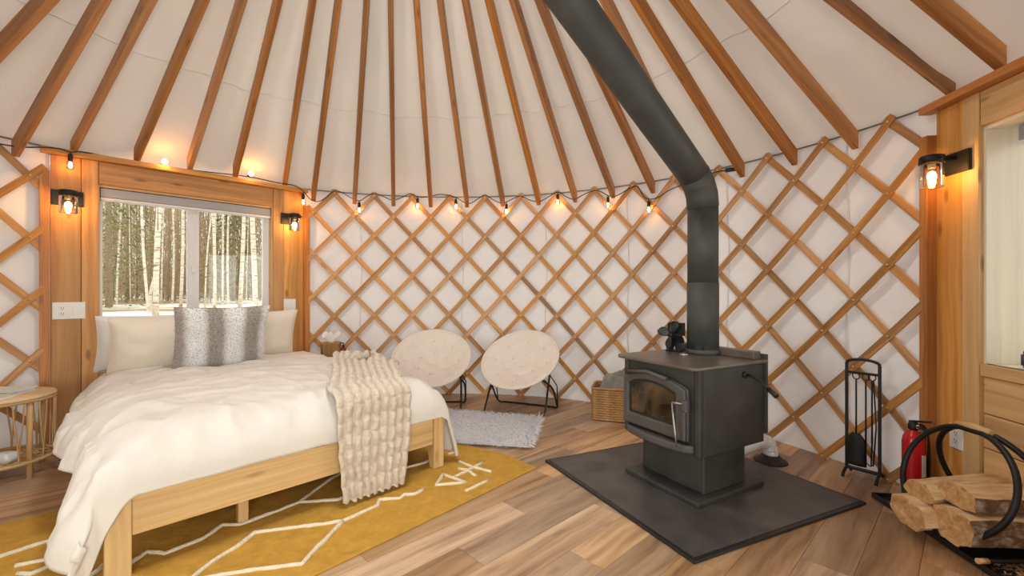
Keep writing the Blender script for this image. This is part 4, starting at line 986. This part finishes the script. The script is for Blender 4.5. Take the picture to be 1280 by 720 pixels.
def pillow(name, u, v, z, w, h, t, lean, yaw, m_, label, corner=1.0, seams=True, fur=False):
    e = empty(name, bedp(u, v, z), label=label, cat='pillow')
    Mx = RB @ Matrix.Rotation(yaw, 3, 'Z') @ Matrix.Rotation(math.pi / 2 - lean, 3, 'X')
    def side(sg):
        def fn(a, b):
            x = (a - .5) * 2; y = (b - .5) * 2; k = max(0, (1 - abs(x) ** 2.6)) ** .5 * max(0, (1 - abs(y) ** 2.6)) ** .5
            pin = .055 * (1 - abs(y) ** 2) if True else 0; pin2 = .06 * (1 - abs(x) ** 2)
            wr_ = .012 * noise.noise(Vector((x * 2.2 + u, y * 2.2, sg))) * k
            return Mx @ Vector((x * w / 2 * (1 - pin), y * h / 2 * (1 - pin2) + h / 2, sg * (t / 2 * k + .003) + wr_))
        return fn
    m = MB().grid(side(1), 36, 30, 1.0, 1.0); m.grid(side(-1), 36, 30, 1.0, 1.0, flip=True)
    m.build('cover', m_, e)
    if seams:
        P = []
        for i in range(80):
            t_ = i / 80 * 4; s_, f_ = int(t_), t_ % 1; x, y = [(-1 + 2 * f_, -1), (1, -1 + 2 * f_), (1 - 2 * f_, 1), (-1, 1 - 2 * f_)][s_]
            P.append(Mx @ Vector((x * w / 2 * (1 - .055 * (1 - y * y)), y * h / 2 * (1 - .06 * (1 - x * x)) + h / 2, 0)))
        MB().tube(P, .004, 6, closed=True).build('piping', m_, e)
    if fur:
        f = MB(); fn = side(1)
        for k in range(9000):
            a, b = random.random(), random.random(); p = fn(a, b); q = fn(min(1, a + .01), b); r_ = fn(a, min(1, b + .01)); n_ = (q - p).cross(r_ - p)
            if n_.length < 1e-9: continue
            n_.normalize(); l = random.uniform(.008, .018); ed = max(abs(a - .5), abs(b - .5)) * 2
            out = Mx @ Vector(((a - .5) * 2, (b - .5) * 2, 0)) * (.9 if ed > .93 else .25); d = (n_ * .7 + out + Vector((random.gauss(0, .3), random.gauss(0, .3), -.5))).normalized() * l; s_ = (q - p).normalized() * .0016; i0 = len(f.v)
            f.v += [p - s_, p + s_, p + d]; f.face((i0, i0 + 1, i0 + 2), [(a, b)] * 3)
        tag(f.build('fur_pile', m_, e), kind='stuff')
PZ = .575
pillow('pillow', .27, 2.02, PZ, .62, .44, .16, -.38, .02, M_pillow_w, 'white pillow mostly hidden behind the cream pillow at bed left')
pillow('pillow', .36, 1.86, PZ - .005, .68, .43, .19, -.36, .0, M_pillow, 'cream linen pillow propped left of the fur pillow')
pillow('pillow', .97, 1.97, PZ + .0, .66, .43, .17, -.30, -.02, M_pillow, 'cream linen pillow propped right of the fur pillow')
pillow('fur_pillow', .64, 1.56, PZ - .01, .60, .51, .17, -.32, -.03, M_fur, 'square grey and white banded faux fur pillow in middle of bed', seams=False, fur=True)

# ---- chunky knit throw
def throw():
    wid, Lh = .45, .52; nu, nv = 96, 420
    Ltot = 1.62
    def centre(l):
        # returns u,v,z, normal direction
        if l < .50: return Vector((1.03 + .02 * l, -.062 - .02 * (1 - l / .5), .04 + l)), Vector((0, -1, 0)), 0
        q = (l - .50); r_ = .10
        if q < r_ * math.pi / 2:
            t = q / r_; return Vector((1.04, -.062 + r_ * (1 - math.cos(t)), .54 + r_ * math.sin(t) * .72)), Vector((0, -math.cos(t), math.sin(t))), 0
        w = q - r_ * math.pi / 2; return Vector((1.04 + w * .44, .038 + w * .90, topz(1.1, w) + .04)), Vector((0, 0, 1)), w
    def fn(a, b):
        l = b * Ltot; c, n_, w = centre(l); s = (a - .5)
        sidev = Vector((1, 0, 0)) if l < .6 else Vector((.90, -.40 * min(1, (l - .6) * 3), 0)).normalized()
        wloc = wid * (.84 + .14 * min(1, l / .5)) * (1 + .05 * math.sin(l * 5)) * (1 - .12 * max(0, l - 1.0))
        p = c + sidev * s * wloc
        # ribs
        nr = 9; ph = a * nr + .22 * math.sin(l * 5 + a * 3); fr_ = abs(math.sin(math.pi * ph)); cell = int(ph)
        lb_ = math.sin((l * 50 + (cell % 2) * math.pi + 1.2 * math.sin(cell * 3.1)) * .5 * 1.5); hgt = .026 * fr_ ** .6 * (.60 + .40 * abs(lb_) ** .7)
        hgt += .010 * noise.noise(Vector((a * 5, l * 6, 1)))
        # lateral wobble of ribs
        p = p + sidev * .0025 * math.sin(l * 46 + cell * 2)
        p += n_ * hgt
        if w > 0:
            over = p.x - (BW - .02)
            if over > 0: p.z -= over * .6
            p.z += .05 * max(0, noise.noise(Vector((a * 3, l * 4, 5)))) * min(1, w)
            if w > .75: p += Vector((.02 * math.sin(a * 14), .05 * math.sin(a * 11), .03))
        if l < .05: p += n_ * 0 - Vector((0, 0, .012 * abs(math.sin(math.pi * a * nr))))
        return Vector((p.x, p.y, max(p.z, .022)))
    o = MB().grid(fn, nu, nv, flip=False).build('knit_throw', M_knit, loc=BO, solid=.012); o.rotation_euler = (0, 0, BA)
    tag(o, 'chunky oatmeal knit throw hanging over the foot rail of the bed', 'blanket')
throw()

# ================================================================== RUGS
rg = [Vector((.160, 2.875)), Vector((-.04, 3.10)), Vector((-.44, 3.36)), Vector((-1.0, 3.86)), Vector((-2.93, 1.74)), Vector((-1.77, .71))]
rug = empty('area_rug', (0, 0, 0), label='mustard yellow flat woven rug with cream line drawings under the bed', cat='rug')
MB().prism([(p.x, p.y) for p in rg], .0008, .008).build('rug_field', M_rug, rug, bevel=.002)
def cord(pts, w=.011):
    P = [floorpt(u, v, .009) for u, v in pts]
    out = [P[0]]
    for a, b in zip(P, P[1:]):
        n = max(1, int((b - a).length / .03))
        for i in range(1, n + 1): q = a.lerp(b, i / n); q.x += random.gauss(0, .0015); q.y += random.gauss(0, .0015); out.append(q)
    MB().tube(out, w, 6, rr=[w * random.uniform(.85, 1.15) for _ in out]).build('cream_line', M_cord, rug).scale = (1, 1, 1)
for pts in (
    [(216, 742), (265, 702), (300, 681), (319, 666), (428, 652), (472, 632), (474, 625), (499, 623), (505, 619), (518, 618), (529, 612)],
    [(428, 652), (377, 705), (300, 715), (240, 726), (205, 735)],
    [(162, 705), (183, 690), (206, 692), (251, 675), (279, 656), (300, 656), (349, 638), (374, 628), (422, 625), (455, 612), (493, 593), (499, 587), (530, 579), (545, 572)],
    [(374, 628), (414, 598), (440, 585)], [(110, 722), (124, 712), (150, 690)], [(-40, 706), (0, 696), (59, 677), (100, 664)], [(19, 708), (82, 695), (120, 680)], [(22, 717), (40, 718), (87, 697), (120, 682)],
    [(572, 576), (592, 584.5), (615, 590)], [(603, 579), (592, 584.5), (569, 596)], [(573, 586), (584, 587.5), (595, 595)], [(554, 593), (581, 603), (545, 607), (554, 593)], [(582, 614), (609, 601)], [(560, 568), (567, 566)]):
    cord(pts)
fr_ = MB()
for a, b in zip(rg[:3], rg[1:4]):
    n = int((b - a).length / .008)
    for i in range(n):
        p = a.lerp(b, i / n); d = Vector(((b - a).y, -(b - a).x)).normalized() * random.uniform(.008, .018); s = (b - a).normalized() * .002; i0 = len(fr_.v)
        fr_.v += [Vector((p.x - s.x, p.y - s.y, .006)), Vector((p.x + s.x, p.y + s.y, .006)), Vector((p.x + d.x, p.y + d.y, .002))]; fr_.face((i0, i0 + 1, i0 + 2))
tag(fr_.build('fringe', M_cord, rug), kind='stuff')
# white faux fur rug
wr = [Vector((.125, 3.235)), Vector((.25, 3.94)), Vector((-.66, 4.17)), Vector((-.56, 3.36))]
wrug = empty('fur_rug', (-.2, 3.68, 0), label='small white shaggy fur rug on floor in front of the round chairs', cat='rug')
MB().prism([(p.x + .2, p.y - 3.68) for p in wr], .009, .014).build('backing', M_fluff, wrug)
f = MB()
for k in range(26000):
    a, b = random.random(), random.random(); p = wr[0].lerp(wr[3], a).lerp(wr[1].lerp(wr[2], a), b); l = random.uniform(.04, .085); ang = random.gauss(-1.9, .8)
    ex_ = ((-1 if b < .03 else 1 if b > .97 else 0)); d = Vector((math.cos(ang) * .8 + (.8 if a < .03 else -.8 if a > .97 else 0), math.sin(ang) * .8 + ex_ * .4, random.uniform(.10, .38))).normalized() * l
    s = Vector((-math.sin(ang), math.cos(ang), 0)) * random.uniform(.0018, .0035); q = Vector((p.x + .2, p.y - 3.68, .012 + .022 * random.random())); i0 = len(f.v); m_ = q + d * .6 + Vector((0, 0, .004)); t_ = q + d + Vector((0, 0, -.006))
    f.v += [q - s, q + s, m_ + s * .8, m_ - s * .8, t_]; f.face((i0, i0 + 1, i0 + 2, i0 + 3)); f.face((i0 + 3, i0 + 2, i0 + 4))
tag(f.build('pile', M_fluff, wrug), kind='stuff')

# ================================================================== ROUND CHAIRS
def saucer_chair(loc, rz, label):
    e = empty('saucer_chair', loc, rz, label=label, cat='chair', group='folding saucer chairs by the lattice')
    tilt = math.radians(38); Mt = Matrix.Rotation(tilt, 3, 'X'); c = Vector((0, -.02, .50)); rr_ = .365
    def dish(sg):
        def fn(a, b):
            th = a * 2 * math.pi; r_ = b * rr_ * 1.03; z = .13 * (b ** 2) - .115 + sg * .03 * max(0, 1 - b ** 6) ** .5
            tuft = 0
            if sg > 0:
                x, y = r_ * math.cos(th), r_ * math.sin(th)
                for tx, ty in TUFTS:
                    d = math.hypot(x - tx, y - ty); tuft -= .014 * math.exp(-(d / .035) ** 2)
                tuft += .006 * noise.noise(Vector((x * 9, y * 9, 2)))
            return c + Mt @ Vector((r_ * math.cos(th), r_ * math.sin(th), z + tuft))
        return fn
    m = MB().grid(dish(1), 64, 26, 1, 1); m.grid(dish(-1), 64, 26, 1, 1, flip=True); cu = m.build('cushion', M_cushion, e)
    MB().tube([c + Mt @ Vector((rr_ * 1.03 * math.cos(t * .0982), rr_ * 1.03 * math.sin(t * .0982), .016)) for t in range(64)], .013, 8, closed=True).build('cushion_edge', M_cushion, cu)
    t_ = MB()
    for tx, ty in TUFTS: t_.blob(c + Mt @ Vector((tx, ty, .13 * ((tx * tx + ty * ty) / rr_ ** 2) - .093)), (.007, .007, .007), n=5)
    t_.build('tufts', M_cushion, cu)
    ringp = lambda deg, k=.97: c + Mt @ Vector((rr_ * k * math.cos(math.radians(deg)), rr_ * k * math.sin(math.radians(deg)), -.015))
    MB().tube([ringp(i * 6) for i in range(60)], .009, 8, closed=True).build('ring_frame', M_iron, e)
    w = .30
    # front floor bar with legs running up and back
    MB().tube(smooth([ringp(38), Vector((w - .01, -.02, .30)), Vector((w, -.16, .06)), Vector((w - .02, -.22, .010)), Vector((w - .08, -.235, .009)), Vector((0, -.24, .009)), Vector((-w + .08, -.235, .009)), Vector((-w + .02, -.22, .010)), Vector((-w, -.16, .06)), Vector((-w + .01, -.02, .30)), ringp(142)], 6), .009, 8).build('front_leg_frame', M_iron, e)
    MB().tube(smooth([ringp(-38), Vector((w + .02, .00, .24)), Vector((w + .02, .14, .06)), Vector((w, .20, .010)), Vector((w - .06, .215, .009)), Vector((0, .22, .009)), Vector((-w + .06, .215, .009)), Vector((-w, .20, .010)), Vector((-w - .02, .14, .06)), Vector((-w - .02, .0, .24)), ringp(-142)], 6), .009, 8).build('rear_leg_frame', M_iron, e)
    for s in (-1, 1): MB().tube([(s * (w + .02), .17, .03), (s * (w + .025), .13, .24), (s * (w - .03), .06, .36)], .006, 6).build('folding_strut', M_iron, e)
TUFTS = [(0, 0)] + [(.14 * math.cos(t), .14 * math.sin(t)) for t in (.5, 1.55, 2.6, 3.65, 4.7, 5.75)] + [(.26 * math.cos(t), .26 * math.sin(t)) for t in (0, .785, 1.57, 2.36, 3.14, 3.93, 4.71, 5.5)]
saucer_chair((-.79, 4.33, 0), .03, 'round ivory saucer chair on black legs nearest the bed')
saucer_chair((.085, 4.26, 0), -.40, 'round ivory saucer chair on black legs nearest the stove')

# ================================================================== NIGHTSTANDS
def nightstand(loc, rz, label):
    e = empty('rattan_nightstand', loc, rz, label=label, cat='nightstand', group=None); r0 = .243
    MB().lathe([(.0001, .485), (r0, .485), (r0 + .008, .492), (r0 + .008, .502), (r0, .508), (.0001, .508)], 48).build('table_top', M_tabletop, e)
    MB().tube([(r0 * math.cos(i * .131), r0 * math.sin(i * .131), .478) for i in range(48)], .009, 8, closed=True).build('top_rim', M_rattan, e)
    for k in range(4):
        t = math.radians(-8 + 90 * k); MB().tube([((r0 - .02) * math.cos(t), (r0 - .02) * math.sin(t), 0), ((r0 - .02) * math.cos(t), (r0 - .02) * math.sin(t), .484)], .015, 12).build('leg', M_rattan, e)
    sh = MB().tube([((r0 - .0) * math.cos(i * .131), (r0 - .0) * math.sin(i * .131), .105) for i in range(48)], .011, 8, closed=True).build('shelf_ring', M_rattan, e)
    w_ = MB()
    for k in range(1, 9):
        rk = r0 * k / 9
        w_.tube([(rk * math.cos(i * .196), rk * math.sin(i * .196), .104 + .004 * (1 if (i + k) % 2 else -1)) for i in range(32)], .006, 5, closed=True)
    for k in range(16):
        t = 2 * math.pi * k / 16; w_.tube([(.02 * math.cos(t), .02 * math.sin(t), .104), (r0 * math.cos(t), r0 * math.sin(t), .104)], .004, 5)
    w_.build('woven_shelf', M_rattan, sh)
    for k in range(12):     # drawn-out loops between top and shelf
        t = math.radians(-8 + 30 * k + 15); dt = .10
        P = [Vector((r0 * math.cos(t + s * dt * g), r0 * math.sin(t + s * dt * g), z)) for s, g, z in ((-1, 1, .475), (-1, .8, .36), (-1, .15, .20), (-.3, .1, .12), (.3, .1, .12), (1, .15, .20), (1, .8, .36), (1, 1, .475))]
        MB().tube(smooth(P, 3), .0045, 6).build('cane_loop', M_rattan, e)
    return e
n1 = nightstand((-3.212, 2.76, 0), .0, 'round rattan side table with books at far left of the bed')
n2 = copy_tree(n1); n2.location = (-1.62, 4.41, 0); n2['label'] = 'round rattan side table behind the bed holding the tissue box'
def cover(name, col): return plain(name, col, .5)
TT = .5085
bk1 = [(-3.25, 2.80, .26, .18, .006, .25, cover('white_magazine', (.80, .80, .80)), 'white magazine lying lowest in the pile on the side table'),
       (-3.265, 2.81, .25, .18, .010, .05, cover('mauve_cover', (.40, .37, .42)), 'thin grey mauve magazine on the side table pile'),
       (-3.255, 2.82, .24, .17, .008, .12, cover('pale_green_cover', (.72, .76, .70)), 'pale topmost booklet of the pile on the side table')]
z = TT
for x, y, w, d, h, rz, m_, lab in bk1:
    e = empty('magazine', (x, y, z), rz, label=lab, cat='magazine')
    MB().span(-w / 2 + .003, w / 2 - .003, -d / 2 + .003, d / 2 - .002, .0015, h - .0015).build('pages', M_plate, e)
    MB().span(-w / 2, w / 2, -d / 2, d / 2, 0, .0015).span(-w / 2, w / 2, -d / 2, d / 2, h - .0015, h).span(-w / 2, w / 2, d / 2 - .0015, d / 2, 0, h).build('cover', m_, e); z += h + .0004
e = empty('notebook', (-3.15, 2.66, TT), .25, label='white notebook near front edge of the side table', cat='notebook')
MB().span(-.085, .085, -.05, .05, .0, .012).build('pages', M_plate, e, bevel=.001); MB().span(-.087, .087, -.052, .052, .0122, .0135).build('cover', cover('cream_cover', (.74, .70, .58)), e)
e = empty('leather_pouch', (-3.23, 2.575, TT), .18, label='orange pouch with a green knob on the side table edge', cat='pouch')
MB().blob((0, 0, .014), (.10, .035, .014), n=10, sq=.6).build('pouch_body', cover('orange_leather', (.70, .30, .02)), e)
MB().blob((.03, .035, .034), (.03, .022, .018), n=8).build('green_knob', cover('olive_green', (.28, .26, .03)), e)
tag(MB().blob((0, 0, .032), (.065, .05, .032), n=14, amp=.25, sq=.75).build('tissue_packet', M_plate, loc=(-3.10, 2.70, .112)), 'white packet lying on the lower woven shelf of the side table', 'packet')
cord_ = MB().tube(smooth([Vector((.05 * math.cos(i * 1.1) * (1 - i * .03), .04 * math.sin(i * 1.1), .006 + i * .0022)) for i in range(22)], 4), .004, 6)
tag(cord_.build('power_cord', plain('grey_cord', (.35, .36, .36), .5), loc=(-2.98, 2.93, 0)), 'coiled grey power cord on the floor behind the side table', 'cable')  # a coiled power cord
tag(MB().span(-.02, .02, -.02, .02, 0, .05).build('power_adapter', M_plate, loc=(-2.88, 2.98, .001), bevel=.004), 'small white power adapter on floor at the base of the cedar post', 'power adapter')
# tissue box
tb_ = empty('tissue_box', (-1.80, 4.38, TT), .35, label='woven wicker tissue box with a tissue standing behind the bed', cat='tissue box')
wicker_wall('woven_side', tb_, rrect(.17, .15, .02, step=.014), .003, .135, 13, M_wicker, .006)
MB().prism(rrect(.165, .145, .02), .128, .136).build('woven_lid', M_wicker, tb_)
def tis(a, b):
    t = a * 2 * math.pi; r_ = .012 + .05 * b * (1 + .5 * math.sin(t * 2 + 1)); return Vector((r_ * math.cos(t), r_ * math.sin(t) * .5, .13 + .085 * b * (1 + .35 * math.sin(t * 3))))
MB().grid(tis, 30, 8).build('tissue', M_plate, tb_, solid=.0008)
rb = empty('pump_bottle', (-1.66, 4.33, TT), 0, label='small dark red pump bottle beside the wicker tissue box', cat='bottle')
MB().lathe([(.026, 0), (.028, .01), (.028, .08), (.012, .095), (.012, .10)], 20).build('bottle_body', plain('dark_red_glass', (.20, .02, .03), .2), rb)
MB().lathe([(.014, .10), (.014, .115), (.005, .118), (.005, .14), (.0001, .14)], 14).tube([(0, 0, .138), (-.03, -.01, .136)], .005, 6).build('pump_head', M_black, rb)
MB().lathe([(.0285, .02), (.0285, .06)], 20).build('paper_label', M_plate, rb)
